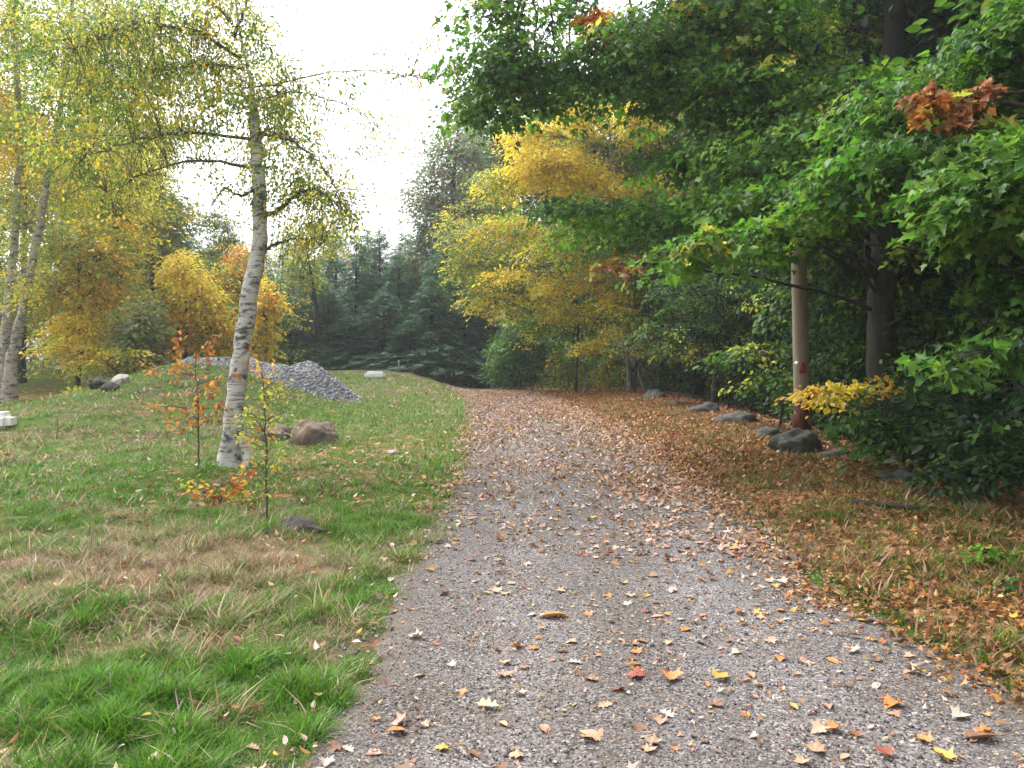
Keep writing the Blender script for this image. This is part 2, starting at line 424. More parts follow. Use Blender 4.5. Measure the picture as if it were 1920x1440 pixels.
ry = np.arange(-6, 49, .09); nc = 40
el = road_l(ry) - .05 + (fbm(ry * 1.6, ry * 0 + 3, 31) - .5) * .62 + (fbm(ry * 6, ry * 0 + 3, 35) - .5) * .16; er = road_r(ry) + .05 + (fbm(ry * 1.4, ry * 0 + 8, 37) - .5) * .5
u = np.linspace(0, 1, nc)[None]
RX = el[:, None] * (1 - u) + er[:, None] * u; RYY = np.repeat(ry[:, None], nc, 1)
RUT = np.exp(-((u - .27 + .03 * np.sin(RYY * .5)) / .09) ** 2) + np.exp(-((u - .70 + .03 * np.sin(RYY * .4 + 1)) / .09) ** 2) + 0 * RX
RUT = RUT * (.55 + .6 * fbm(RX * 1.5, RYY * .7, 71))
RZ = H(RX, RYY) + .004 - .006 * RUT - .02 * ((u < .01) | (u > .99)) + (fbm(RX * 7, RYY * 7, 50) - .5) * .012
mb = MB(); i = (np.arange(len(ry) - 1)[:, None] * nc + np.arange(nc - 1)[None]).ravel()
ed = np.clip(np.minimum(RX - el[:, None], er[:, None] - RX) / .55, 0, 1)
mb.add(np.stack([RX, RYY, RZ], -1), np.stack([i, i + 1, i + nc + 1, i + nc], 1), np.stack([ed, RUT, ed], -1).reshape(-1, 3))
tag(mb.build('driveway', M_GRAVEL, smooth=True), kind='structure')

# loose stones on the drive
STV = np.array([(-1, -1, -.6), (1, -1, -.6), (1, 1, -.6), (-1, 1, -.6), (-.7, -.6, .6), (.6, -.7, .7), (.7, .6, .5), (-.6, .7, .6)], float) * .5
STF = [np.array([(0, 3, 2, 1), (4, 5, 6, 7), (0, 1, 5, 4), (1, 2, 6, 5), (2, 3, 7, 6), (3, 0, 4, 7)])]
def stones(mb, pos, size, col):
    n = len(pos); d = nrm(rng.normal(0, 1, (n, 3))); nn = rng.normal(0, 1, (n, 3))
    inst(mb, (STV, STF), pos, d, nn, size, col)
n = 24000
y = 2.4 + 13 * U(0, 1, n) ** 1.7; x = road_l(y) - .25 + U(0, 1, n) * (road_r(y) - road_l(y) + .5)
g = (.07 + .27 * U(0, 1, n) ** 1.4)[:, None] * np.array([1, .965, .94]) * np.exp(rng.normal(0, .05, (n, 3)))
mb = MB(); stones(mb, np.stack([x, y, H(x, y) + .006], 1), U(.004, .011, n) * np.where(U(0, 1, n) < .03, 2.0, 1), g)
tag(mb.build('loose_gravel', M_PEBBLE), 'loose grey crushed stone strewn over the drive', 'gravel', kind='stuff')

# ------------------------------------------------------------------ grass
def grass(name, label, n, yr, pw, hmul, wmul, right=False):
    y = yr[0] + (yr[1] - yr[0]) * U(0, 1, n) ** pw
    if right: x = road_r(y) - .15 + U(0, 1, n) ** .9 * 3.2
    else:
        xl = -np.minimum(.66 * y + .6, 15); x = xl + (road_l(y) + .5 - xl) * U(0, 1, n)
    gg, dd, ll = zones(x, y)
    nz = fbm(x * 1.3, y * 1.3, 61); nz2 = fbm(x * 5, y * 5, 77)
    edge = sst(.16, -.22, x - road_l(y) - (fbm(x * 2.2, y * 2.2, 333) - .5) * .7) if not right else sst(-.1, .35, x - road_r(y))
    dens = np.clip(.25 + 1.2 * np.maximum(gg, dd) - .35 * (nz2 < .36), 0, 1) * edge
    if right: dens = edge * (sst(.25, .55, nz) * .9 + .2)
    k = U(0, 1, n) < dens
    x, y, gg, dd, nz, nz2 = x[k], y[k], gg[k], dd[k], nz[k], nz2[k]; n = len(x)
    isg = U(0, 1, n) < np.clip(.08 + gg * 1.15 - dd * .75 + (nz2 - .5) * .7, .06, .97)
    G1 = np.array([(.085, .23, .016), (.11, .27, .018), (.06, .18, .022), (.16, .28, .025)])
    D1 = np.array([(.38, .29, .17), (.29, .19, .11), (.52, .42, .29), (.33, .19, .13), (.22, .20, .09)])
    col = np.where(isg[:, None], G1[rng.integers(0, 4, n)], D1[rng.integers(0, 5, n)])
    yel = sst(9, 15, y)[:, None] * isg[:, None]; col = col * (1 - .4 * yel) + np.array([.20, .25, .04]) * .4 * yel
    col = jit(col, .25)
    if right: col = col * np.array([.85, .64, .6]) * (1 - .35 * sst(1.2, 3, x - road_r(y)))[:, None]  # verge grass darkened towards the wood, its shade put into the colour
    lush = sst(.25, .9, gg) * (y < 8)
    h = hmul * U(.5, 1.25, n) * (.25 + .6 * nz + .75 * sst(.3, .75, fbm(x * 6, y * 6, 170))) * (1 + .5 * lush) * np.where(isg, 1, U(.8, 1.7, n))
    ang = U(0, 2 * np.pi, n); tilt = np.where(isg, U(.2, 1.0, n), U(.35, 1.3, n))
    hd = np.stack([np.cos(ang), np.sin(ang), 0 * ang], 1); up = np.array([0, 0, 1.])
    # blades comb gently down to the drive
    hd = nrm(hd + np.array([.12, -.1, 0]))
    d = up * np.cos(tilt)[:, None] + hd * np.sin(tilt)[:, None]; nn = hd * np.cos(tilt)[:, None] - up * np.sin(tilt)[:, None]
    mb = MB(); v = T_BLADE[0].copy(); v[:, 0] *= wmul
    inst(mb, (v, T_BLADE[1]), np.stack([x, y, H(x, y) - .012], 1), d, nn, h, col)
    return tag(mb.build(name, M_GRASS), label, 'grass', kind='stuff')
grass('grass', 'green and dry tan grass blades of the near lawn', 290000, (2.3, 8), 1.25, .075, .6)
grass('grass', 'short patchy grass of the lawn around the birch', 120000, (8, 16), 1.1, .09, 1.5)
grass('grass', 'yellow green grass on the far crest of the lawn', 70000, (16, 32), 1.0, .10, 2.6)
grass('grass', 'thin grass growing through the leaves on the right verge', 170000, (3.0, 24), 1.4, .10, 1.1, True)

# ------------------------------------------------------------------ fallen leaves
LC = np.array([(.40, .20, .07), (.34, .15, .05), (.46, .28, .17), (.50, .36, .27), (.52, .30, .06), (.30, .10, .05), (.22, .12, .07), (.55, .45, .38), (.42, .22, .13)])
def leaf_frames(n, flat=.35):
    ang = U(0, 2 * np.pi, n); d = np.stack([np.cos(ang), np.sin(ang), rng.normal(0, flat * .5, n)], 1)
    nn = np.stack([rng.normal(0, flat, n), rng.normal(0, flat, n), np.ones(n) * np.where(U(0, 1, n) < .5, 1, -1)], 1)
    return d, nn
def litter(name, label, x, y, size, T, wts=None, flat=.35, zup=.014, cols=LC):
    n = len(x); d, nn = leaf_frames(n, flat)
    c = jit(cols[rng.choice(len(cols), n, p=wts)], .2)
    vs = T_MAPLES if T is T_MAPLE else [T, _vary(T, 1.2, 1.5, .8), _vary(T, .8, -1.5, .8)]; wh = rng.integers(0, len(vs), n); P = np.stack([x, y, H(x, y) + zup], 1); mb = MB()
    for q, tv in enumerate(vs): inst(mb, tv, P[wh == q], d[wh == q], nn[wh == q], size[wh == q], c[wh == q])
    return tag(mb.build(name, M_LITTER), label, 'fallen leaves', kind='stuff')
# on the drive: thin near the camera and on the left track, thick to the right and far off
n = 120000
y = 3.0 + 30 * U(0, 1, n) ** 1.15; t = U(0, 1, n); x = road_l(y) - .2 + t * (road_r(y) - road_l(y) + .3)
dens = (.10 + .30 * sst(4, 12, y) + .35 * sst(.45, 1.0, t) * sst(4.5, 8, y) + .12 * sst(.7, 1, t)) * (.25 + 2.6 * fbm(x * 1.5, y * 1.1, 88) ** 2) * (.6 + .5 * sst(12, 22, y) * sst(.3, 0, abs(t - .35) * 0))
k = U(0, 1, n) < dens * np.where(y < 6, .30, .55) * (1 + .9 * sst(.5, .75, t) * sst(5.5, 8, y)) * (1 + .25 * sst(9, 16, y)); x, y = x[k], y[k]
near = y < 8.5
wt = np.array([1.3, .9, 2.8, 2.8, .9, .5, .7, 2.0, 1.3]); wt = wt / wt.sum()
order = np.argsort(y[near]); nxs, nys = x[near][order], y[near][order]
IND = list(zip(nxs[:285], nys[:285]))                    # the nearest ones become things of their own further down
litter('fallen_leaves', 'tan and orange leaves scattered along the middle of the drive', nxs[285:], nys[285:], U(.03, .075, len(nxs) - 285), T_MAPLE, wt, cols=LC * .85)
litter('fallen_leaves', 'small leaves strewn over the far drive', x[~near], y[~near], U(.035, .08, (~near).sum()), T_OVAL, wt, .5, cols=LC * .85)
n = 16000; y = 2.6 + 10 * U(0, 1, n) ** 1.3; t = U(0, 1, n); x = road_l(y) - .1 + t * (road_r(y) - road_l(y) + .2)
k = U(0, 1, n) < (.25 + .6 * t) * (fbm(x * 2, y * 2, 300) * 1.2); x, y = x[k], y[k]
litter('leaf_crumbs', 'small broken leaf bits strewn over the gravel', x, y, U(.012, .032, len(x)), T_OVAL, wt, .5, .012)
# right verge, dense
n = 80000
y = 2.6 + 28 * U(0, 1, n) ** 1.35; x = road_r(y) - .5 + U(0, 1, n) ** 1.1 * 4.6
k = U(0, 1, n) < sst(-.5, .35, x - road_r(y)) * (.10 + 2.6 * fbm(x * 1.4, y * 1.0, 93) ** 2); x, y = x[k], y[k]
wv = np.array([1.6, 1.8, 1.0, .5, .7, 2.4, 5.0, .3, 1.6]); wv = wv / wv.sum()
near = y < 10
litter('fallen_leaves', 'thick orange and brown leaf litter on the near right verge', x[near], y[near], U(.020, .058, near.sum()), T_MAPLE, wv, .5, .03, LC * [.76, .72, .5])
litter('fallen_leaves', 'thick orange leaf litter along the far right verge', x[~near], y[~near], U(.035, .085, (~near).sum()), T_OVAL, wv, .6, .03, LC * [.9, .85, .6])
# woodland floor
n = 14000
y = 4 + 30 * U(0, 1, n); x = 5 + U(0, 1, n) * 12
litter('fallen_leaves', 'brown leaves covering the dim woodland floor', x, y, U(.07, .13, n), T_OVAL, wv, .6, .03)
# left lawn
n = 26000
y = 2.6 + 27 * U(0, 1, n) ** 1.2; xl = -np.minimum(.66 * y + .6, 14); x = xl + (road_l(y) + .1 - xl) * U(0, 1, n)
gg, dd, ll = zones(x, y)
k = U(0, 1, n) < (.02 + .5 * ll + .07 * dd + .2 * np.exp(-((x - road_l(y)) / .5) ** 2)) * (.4 + fbm(x * 2, y * 2, 99)) * (1 - .6 * gg) * np.where(y < 8, .7, 1); x, y = x[k], y[k]
litter('fallen_leaves', 'small tan and brown leaves lying in the lawn grass', x, y, U(.025, .065, len(x)) * np.where(y > 8, 1.3, 1), T_OVAL, wt, .6, .045)

def leaf_mat(name, c, c2):
    m, nt, N, L, out = new_mat(name)
    tc = N('TexCoord'); p = N('BsdfPrincipled', Roughness=.55); nz = noise(N, L, tc.outputs['Object'], 22, 5, None, .65)
    r = ramp(N, [(.35, c2), (.62, c)]); L(nz.outputs[0], r.inputs[0]); L(r.outputs[0], p.inputs['Base Color'])
    t = N('BsdfTranslucent'); L(r.outputs[0], t.inputs['Color']); s = N('MixShader'); s.inputs[0].default_value = .12
    L(p.outputs[0], s.inputs[1]); L(t.outputs[0], s.inputs[2]); L(s.outputs[0], out.inputs[0]); return m
LM = {'tan': ((.52, .36, .24), (.36, .22, .12)), 'orange': ((.55, .24, .06), (.40, .13, .04)), 'brown': ((.26, .13, .07), (.13, .06, .035)), 'red': ((.30, .075, .04), (.17, .045, .03)),
      'yellow': ((.56, .37, .07), (.40, .23, .05)), 'pale': ((.50, .42, .35), (.36, .27, .21)), 'pale green': ((.42, .48, .26), (.30, .36, .18)), 'pinkish': ((.52, .27, .19), (.38, .18, .12))}
LMAT = {k: leaf_mat('leaf_' + k.replace(' ', '_'), *v) for k, v in LM.items()}
def leaf_mesh(T, curl, twist, stem=True):
    v = T[0].copy(); r = np.hypot(v[:, 0], v[:, 1] - .42)
    v[:, 2] += curl * r ** 2 * 1.3 + twist * v[:, 0] * (v[:, 1] - .4) + rng.normal(0, .025, len(v))
    v[:, 1] -= .42
    mb = MB(); mb.add(v, T[1])
    if stem: tube(mb, [(0, -.42, v[0, 2]), (.03, -.62, v[0, 2] + .03), (.10, -.85, v[0, 2] + .09)], [.016, .013, .014], 4)
    return mb
LMESH = []
for T, kind in ((T_MAPLE, 'maple'), (T_MAPLE, 'maple'), (T_MAPLE, 'maple'), (T_OAK, 'oak'), (T_OVAL, 'oval'), (T_MAPLE, 'maple')):
    LMESH.append((leaf_mesh(T, U(-.35, .5), U(-.8, .8)), kind))
PROTO = {}
def one_leaf(x, y, size, colour, shape, rz, label, group, tilt=.12, zup=.016):
    key = (colour, shape)
    if key not in PROTO:
        o = LMESH[shape][0].build('fallen_leaf', LMAT[colour], smooth=True); PROTO[key] = o
    else:
        o = PROTO[key].copy(); scene.collection.objects.link(o)
    o.location = (x, y, Hs(x, y) + zup); o.scale = (size,) * 3
    o.rotation_euler = (rng.normal(0, tilt), rng.normal(0, tilt), rz)
    return tag(o, label, 'fallen leaf', group)
GRP = 'fallen leaves lying on the near gravel'
for px, py, wpx, colour, shape, rz, label in [
    (1657, 1417, 36, 'red', 0, .4, 'bright red leaf lying alone on the gravel close to the bottom edge'),
    (917, 1328, 46, 'pale green', 3, 1.3, 'pale green lobed leaf lying flat on bare gravel'),
    (1672, 1328, 44, 'orange', 1, 2.2, 'orange leaf with upturned pale rim on the gravel right of the middle'),
    (1112, 1390, 52, 'tan', 2, .8, 'large tan brown leaf with ragged lobes near the bottom of the drive'),
    (748, 1378, 42, 'orange', 4, 1.8, 'orange oval leaf on gravel by the corner of the green lawn'),
    (1768, 1432, 40, 'yellow', 5, .2, 'bright yellow leaf on the gravel at the bottom edge'),
    (1352, 1280, 38, 'yellow', 0, -.8, 'yellow leaf with a long stalk on open gravel'),
    (1190, 1272, 42, 'red', 2, 1.1, 'rusty red leaf touching an orange leaf in mid drive'),
    (1256, 1280, 44, 'orange', 5, 2.9, 'orange brown leaf right of the rusty red leaf'),
    (1562, 1380, 36, 'orange', 0, 2.0, 'curled orange leaf beside a smaller brown one'),
    (1603, 1384, 30, 'brown', 1, .5, 'small brown leaf beside the curled orange leaf'),
    (1840, 1394, 78, 'brown', 4, 1.25, 'long dark brown curled leaf low on the drive'),
    (1110, 1282, 34, 'brown', 3, .6, 'dark brown leaf left of the rusty red leaf'),
    (1042, 1160, 56, 'orange', 4, 1.5, 'long orange leaf lying across the gravel halfway up the drive'),
    (945, 1268, 34, 'pinkish', 2, .1, 'pinkish orange leaf left of the middle of the drive')]:
    x, y = G(px, py); one_leaf(x, y, wpx / F * y * 1.05, colour, shape, rz, label, GRP, .1)
WORD = {'tan': 'tan', 'orange': 'orange', 'brown': 'brown', 'yellow': 'yellow', 'pale': 'whitish', 'pinkish': 'pinkish', 'red': 'dull red'}
for q, (x, y) in enumerate(IND):
    colour = rng.choice(['tan', 'pale', 'orange', 'brown', 'pinkish', 'yellow', 'red'], p=[.28, .16, .19, .18, .13, .04, .02])
    sh = int(rng.integers(0, 6)); shape = {'maple': 'lobed', 'oak': 'wavy edged', 'oval': 'oval'}[LMESH[sh][1]]
    side = 'left track' if x < road_l(y) + .35 * (road_r(y) - road_l(y)) else ('right side' if x > road_l(y) + .7 * (road_r(y) - road_l(y)) else 'middle')
    lab = 'small %s %s leaf, one of several alike on the near drive, %s' % (WORD[colour], shape, side)
    one_leaf(x, y, U(.03, .085), colour, sh, U(0, 6.28), lab, 'small %s leaves scattered on the near drive' % WORD[colour], .14, .010)

# ------------------------------------------------------------------ haze volume, added to imitate lens veil over the distance
hz_m, hz_nt, hz_N, hz_L, hz_out = new_mat('haze_veil')
hv = hz_N('VolumePrincipled'); hv.inputs['Color'].default_value = (.93, .95, 1, 1); hv.inputs['Density'].default_value = .0012; hv.inputs['Anisotropy'].default_value = .3
hz_L(hv.outputs[0], hz_out.inputs['Volume'])
mb = MB(); mb.add([(x, y, z) for z in (-4, 24) for x, y in ((-450, -450), (450, -450), (450, 480), (-450, 480))], np.array([(0, 3, 2, 1), (4, 5, 6, 7), (0, 1, 5, 4), (1, 2, 6, 5), (2, 3, 7, 6), (3, 0, 4, 7)]))
tag(mb.build('haze', hz_m), kind='stuff')

# ------------------------------------------------------------------ trees
def B(px, py, Y, w, h, d, n, pal):
    c = W(px, py, Y); k = Y / F / 2
    return (c[0], c[1], c[2], w * k, d / 2, h * k, n, pal)

def spray_leaves(C, out, sr, nl, pal, flat=.12, droop=.25):
    """leaves of many flat sprays; C centres, out outward directions"""
    n = len(C); up = np.array([0, 0, 1.])
    ns = nrm(.8 * up + .35 * out + rng.normal(0, .22, (n, 3)))
    ax = out * [1, 1, .3] + rng.normal(0, .5, (n, 3)); ax = nrm(ax - ns * np.sum(ax * ns, 1, keepdims=True)); bx = np.cross(ns, ax)
    rad = sr * np.exp(rng.normal(0, .25, n))
    cs = pick(pal, n)
    k = np.repeat(np.arange(n), nl); m = len(k)
    th = U(0, 2 * np.pi, m); rho = np.sqrt(U(0, 1, m))
    P = C[k] + (rad[k] * rho)[:, None] * (np.cos(th)[:, None] * ax[k] * 1.25 + np.sin(th)[:, None] * bx[k] * .7) + (rad[k] * rng.normal(0, flat, m))[:, None] * ns[k]
    P[:, 2] -= droop * rad[k] * rho ** 2
    d = np.cos(th)[:, None] * ax[k] + np.sin(th)[:, None] * bx[k] + .8 * ax[k] + rng.normal(0, .35, (m, 3)); d[:, 2] -= .25
    nn = ns[k] + rng.normal(0, .38, (m, 3))
    return P, d, nn, jit(cs[k], .2)

def tree(name, label, cat, trunks, blobs, T=T_OVAL, size=.09, sr=.55, nl=24, bark=None, twig=True, group=None, droop=.25, flat=.12, limbs=True, dens=1.0, lim=.045, tw=1.0, crown_name='crown', wob=.03, mat=None, sides=10, trunk_name='trunk'):
    bark = bark or M_BARK
    t0 = np.asarray(trunks[0], float); base = t0[0, :3]
    root = empty(name, tuple(base), label, cat, group)
    tb = MB(); lb = MB(); axes = []
    for t in trunks:
        t = np.asarray(t, float); n = max(8, int(len(t) * 7))
        P, Rr = sub(t[:, :3], t[:, 3], n, wob * t[0, 3] * 3)
        Rr = Rr * (1 + .55 * np.exp(-np.arange(n) / n * 16)) if t[0, 3] > .06 else Rr
        tube(tb, P, Rr, sides, rough=.05); axes.append((P, Rr))
    A = np.concatenate([a[0] for a in axes]); AR = np.concatenate([a[1] for a in axes])
    for (cx, cyy, cz, rx, ryy, rz, n, pal) in blobs:
        n = max(1, int(n * dens)); c = np.array([cx, cyy, cz])
        dd = np.linalg.norm((A - c)[:, :2], axis=1) * .6 + np.abs(A[:, 2] - (cz - .18 * np.linalg.norm((A - c)[:, :2], axis=1)))
        j = int(np.argmin(dd)); s0 = A[j]; r0 = min(AR[j] * .55, .012 + .008 * np.linalg.norm(c - s0), lim)
        mid = (s0 + c) / 2 + np.array([0, 0, .12 * np.linalg.norm(c - s0)])
        L = bez(s0, mid, c, 9); L[1:-1] += rng.normal(0, .02 * np.linalg.norm(c - s0), (7, 3)) * .6
        if limbs: tube(tb, L, np.linspace(r0, r0 * .35 + .004, 9), 6)
        u = nrm(rng.normal(0, 1, (n, 3))); rr = U(0, 1, n) ** .42
        # clumped: sprays gather round a few boughs
        C = c + u * rr[:, None] * [rx, ryy, rz]
        P, d, nn, col = spray_leaves(C, nrm(u * [1, 1, .4]), min(sr, rx * .7), nl, pal, flat, droop)
        vs = T_MAPLES if T is T_MAPLE else [T]; wh = rng.integers(0, len(vs), len(P)); sz = size * np.exp(rng.normal(0, .28, len(P)))
        for q, tv in enumerate(vs): inst(lb, tv, P[wh == q], d[wh == q], nn[wh == q], sz[wh == q], col[wh == q])
        if twig:
            for q in range(n):
                a = L[rng.integers(4, 9)]; e = C[q]
                tube(tb, bez(a, (a + e) / 2 + [0, 0, .08 * np.linalg.norm(e - a)], e, 4), np.array([.010, .007, .005, .003]) * tw, 3)
    tb.build(trunk_name, bark, root, True, base)
    if lb.n: lb.build(crown_name, mat or M_LEAF, root, False, base)
    return root

def on_ground(px, Y, dz=-.15):
    x = (px - CX) / F * Y; return np.array([x, Y, Hs(x, Y) + dz])
def tr(*pts):
    """trunk from (px, py, Y, radius) points; py None puts it on the ground"""
    out = []
    for px, py, Y, r in pts:
        p = on_ground(px, Y) if py is None else W(px, py, Y)
        out.append((*p, r))
    return out

# --- the white birch on the lawn
Yb = 11.0
bt = tr((430, None, Yb, .175), (432, 840, Yb, .15), (447, 700, Yb, .135), (468, 560, Yb, .125), (490, 430, Yb, .11), (484, 320, Yb, .10), (480, 235, Yb, .078), (470, 160, Yb, .030), (450, 60, Yb, .016), (425, -80, Yb, .012), (395, -260, Yb, .012))
base = np.array(bt[0][:3])
root = empty('birch_tree', tuple(base), 'white barked birch leaning right on the lawn, tallest single trunk in the open', 'tree')
tb = MB(); P, Rr = sub(np.array(bt)[:, :3], np.array(bt)[:, 3], 60, .012); Rr *= .9; Rr[:3] *= [1.5, 1.25, 1.08]
tube(tb, P, Rr, 16, rough=.05)
tr_o = tb.build('trunk', M_BIRCH, root, True, base)
sb = MB(); s = tr((468, None, Yb - .05, .085), (462, 845, Yb - .1, .075), (456, 815, Yb - .05, .06)); tube(sb, *sub(np.array(s)[:, :3], np.array(s)[:, 3], 8, .01), 10, rough=.06)
sb.build('side_stump', M_BIRCH, root, True, base)
BR = [[(494, 405, Yb), (520, 398, Yb - .2), (545, 370, Yb - .3), (590, 350, Yb - .5), (650, 400, Yb - .6)],
      [(478, 262, Yb), (420, 255, Yb - .1), (350, 246, Yb - .3), (260, 262, Yb - .5), (150, 300, Yb - .8)],
      [(482, 318, Yb), (410, 302, Yb + .2), (340, 302, Yb + .4), (260, 330, Yb + .6), (200, 360, Yb + .8)],
      [(462, 165, Yb), (520, 160, Yb), (600, 136, Yb), (700, 133, Yb + .2), (820, 150, Yb + .3)],
      [(450, 110, Yb), (380, 60, Yb - .3), (260, 40, Yb - .6), (140, 90, Yb - 1)],
      [(440, 70, Yb), (470, -20, Yb + .3), (540, -80, Yb + .6), (640, -60, Yb + 1)],
      [(485, 350, Yb), (450, 370, Yb - .3), (425, 350, Yb - .6), (400, 380, Yb - .8)],
      [(495, 470, Yb), (520, 455, Yb + .3), (560, 445, Yb + .6), (600, 460, Yb + .8)],
      [(430, 40, Yb), (360, -40, Yb + .5), (250, -60, Yb + 1), (150, -20, Yb + 1.2)],
      [(478, 250, Yb), (540, 260, Yb - .6), (600, 300, Yb - 1), (640, 380, Yb - 1.2)],
      [(470, 190, Yb), (560, 170, Yb + .5), (660, 200, Yb + .9), (740, 260, Yb + 1.1)],
      [(455, 130, Yb), (400, 120, Yb + .5), (300, 130, Yb + .9), (200, 180, Yb + 1.2)]]
bd = [1.0, 1.5, 1.0, .42, 2.2, .5, .5, .7, 2.0, 1.0, .45, 2.2]
lb = MB()
def hanging(br, dens, spread, pal, size, lb, tb, n_str=26, ln=.55):
    P, _ = sub([W(*p) for p in br], np.ones(len(br)), 24, .02)
    for q in range(int(n_str * dens)):
        a = P[rng.integers(6, 24)]; e = a + rng.normal(0, spread, 3) * [1, 1, .55] + [0, 0, -.1]
        s = bez(a, (a + e) / 2 + [0, 0, .15], e + [0, 0, -U(.1, ln)], 9)
        tube(tb, s[::2], [.007, .005, .004, .003, .002], 3)
        m = rng.integers(9, 20); k = rng.integers(2, 9, m); Q = s[k] + rng.normal(0, .06, (m, 3))
        d = rng.normal(0, .6, (m, 3)) + [0, 0, -.8]
        inst(lb, T_OVAL, Q, d, rng.normal(0, 1, (m, 3)), U(.7, 1.2, m) * size, jit(pick(pal, m), .25))
    return P
BPT = []
for qb, (br, dn) in enumerate(zip(BR, bd)):
    tbb = MB(); P = hanging(br, dn, .42, 'yg*5+green*2+yellow*1.5+olive*2', .045, lb, tbb, 46)
    tube(tbb, P, np.linspace(.012 if qb in (3, 10) else (.04 if qb == 0 else .026), .005, 24), 7)
    tbb.build('branch', M_TWIG, root, True, base); BPT.append(P)
for (px, py, w, h, n) in [(330, 90, 260, 160, 90), (180, 100, 240, 200, 110), (420, 160, 120, 120, 30), (250, 200, 260, 120, 90), (480, 200, 120, 90, 26), (560, 330, 160, 160, 52), (620, 400, 100, 90, 26), (520, 110, 90, 100, 16), (550, 220, 110, 110, 26), (500, 170, 110, 90, 34), (440, 60, 90, 120, 24), (480, 290, 90, 60, 12), (420, 230, 120, 90, 24), (670, 210, 120, 160, 14), (800, 130, 130, 120, 6), (330, -30, 300, 120, 60), (70, 60, 200, 200, 90), (480, 60, 100, 120, 20), (100, 250, 200, 160, 60)]:
    n = int(n * 1.35); c = B(px, py, Yb + .2, w, h, 2.6, n, ''); u = nrm(rng.normal(0, 1, (n, 3))) * U(0, 1, n)[:, None] ** .4
    C = np.array(c[:3]) + u * np.array(c[3:6])
    for e in C:
        a = np.concatenate(BPT); a = a[np.argmin(np.linalg.norm(a - e, axis=1))]
        if np.linalg.norm(a - e) < .8: tube(lb, bez(a, (a + e) / 2 + [0, 0, .12], e, 5), [.006, .005, .004, .003, .002], 3, (.13, .105, .085))
    Pq, d, nn, col = spray_leaves(C, nrm(u), .21, 24, 'yg*5+green*3+yellow*1.6+olive*2+gold*.8', .4, .7); d[:, 2] -= .8
    inst(lb, T_OVAL, Pq, d, nn + rng.normal(0, .7, Pq.shape), U(.040, .064, len(Pq)), col)
lb.build('crown', M_LEAF, root, False, base)

# --- pale twin birches at the left edge and the autumn trees behind
tree('birch_tree', 'pale leaning birch at the left edge, right hand stem of the close pair', 'tree', [tr((18, None, 24.5, .18), (20, 680, 24.5, .15), (55, 520, 24.5, .12), (85, 360, 24.5, .10), (110, 240, 24.5, .08), (130, 60, 24.5, .07), (150, -150, 24.5, .03))],
     [B(150, 150, 24.5, 330, 330, 4, 130, 'yg*5+green*2+yellow*1+olive*2'), B(250, 60, 24, 260, 260, 4, 80, 'yg*5+green*2+yellow*1'), B(180, 330, 25, 220, 160, 3.5, 60, 'yg*4+yellow*2'), B(120, -120, 25, 400, 240, 5, 90, 'yg*4+olive')],
     size=.09, sr=.5, nl=34, bark=M_BIRCH2, flat=.4, droop=.6, dens=2.1, group='pair of pale birches at the left edge')
tree('birch_tree', 'pale upright birch at the left edge, left hand stem of the close pair', 'tree', [tr((2, None, 25, .17), (8, 640, 25, .14), (25, 480, 25, .115), (38, 300, 25, .09), (30, 60, 25, .08), (20, -150, 25, .03))],
     [B(30, 250, 25, 220, 200, 4, 80, 'gold*3+yg*3+orange*.6'), B(20, 50, 25, 260, 260, 4, 90, 'yg*4+olive*2+gold'), B(60, 420, 25.5, 160, 150, 3, 40, 'yg*4+olive*2'), B(50, 500, 23.6, 150, 180, 1.2, 12, 'yg*4+yellow*2'), B(0, -150, 25, 300, 200, 5, 60, 'yg*4+olive')],
     size=.09, sr=.5, nl=34, bark=M_BIRCH2, flat=.4, droop=.6, dens=2.1, group='pair of pale birches at the left edge')
AG = 'autumn trees at the left edge of the clearing'
def small_tree(px, Y, blobs, label, name='autumn_tree', r=.09, size=.12, sr=.5, nl=30, **kw):
    cx = np.mean([b[0] for b in blobs]); tz = max(b[2] for b in blobs)
    g = on_ground(px, Y); t = [(*g, r * .8), (g[0] + .1, Y, (g[2] + tz) / 2, r * .7), (cx, Y, tz, r * .25)]
    kw.setdefault('dens', 2.2 if max(b[2] - g[2] for b in blobs) > 2.2 and Y > 20 else 1.3)
    return tree(name, label, kw.pop('cat', 'tree'), [t], blobs, size=size, sr=sr, nl=nl, **kw)
small_tree(145, 28, [B(150, 625, 27.5, 130, 80, 2.4, 50, 'yellow*4+gold*2'), B(170, 555, 28, 90, 70, 2.4, 30, 'gold*3+yellow*2'), B(110, 550, 28.5, 120, 90, 3, 36, 'yg*3+gold*2'), B(120, 460, 28, 170, 130, 3, 50, 'gold*2+yg*4+green'), B(190, 480, 28.5, 140, 160, 3, 50, 'gold*3+orange*.7+yg*2')], 'golden yellow tree with dense low boughs right of the pale birch pair', group=AG)
small_tree(220, 31, [B(215, 400, 31, 180, 200, 3, 80, 'yg*3+yellow*3+gold*2'), B(250, 310, 31, 150, 120, 3, 40, 'yellow*3+yg*2'), B(160, 350, 31, 160, 160, 3, 50, 'yg*3+olive*2')], 'tall yellow green tree rising above the golden boughs', r=.14, group=AG)
small_tree(262, 27, [B(262, 610, 27, 95, 130, 2, 50, 'olive*3+grey'), B(258, 660, 27, 110, 70, 2, 26, 'olive')], 'drooping olive green conical tree between two golden ones', size=.13, droop=.9, group=AG)
small_tree(345, 29, [B(345, 510, 29, 70, 90, 2, 30, 'yellow*6+gold'), B(375, 560, 29, 80, 90, 2, 36, 'yellow*5+gold*2'), B(300, 570, 29, 70, 60, 2, 18, 'yg*3+gold'), B(325, 620, 29, 130, 90, 2.4, 44, 'orange*2+gold*3'), B(400, 620, 29.5, 110, 100, 2.4, 40, 'gold*3+orange*1+yg')], 'bright golden maple left of the white birch', group=AG)
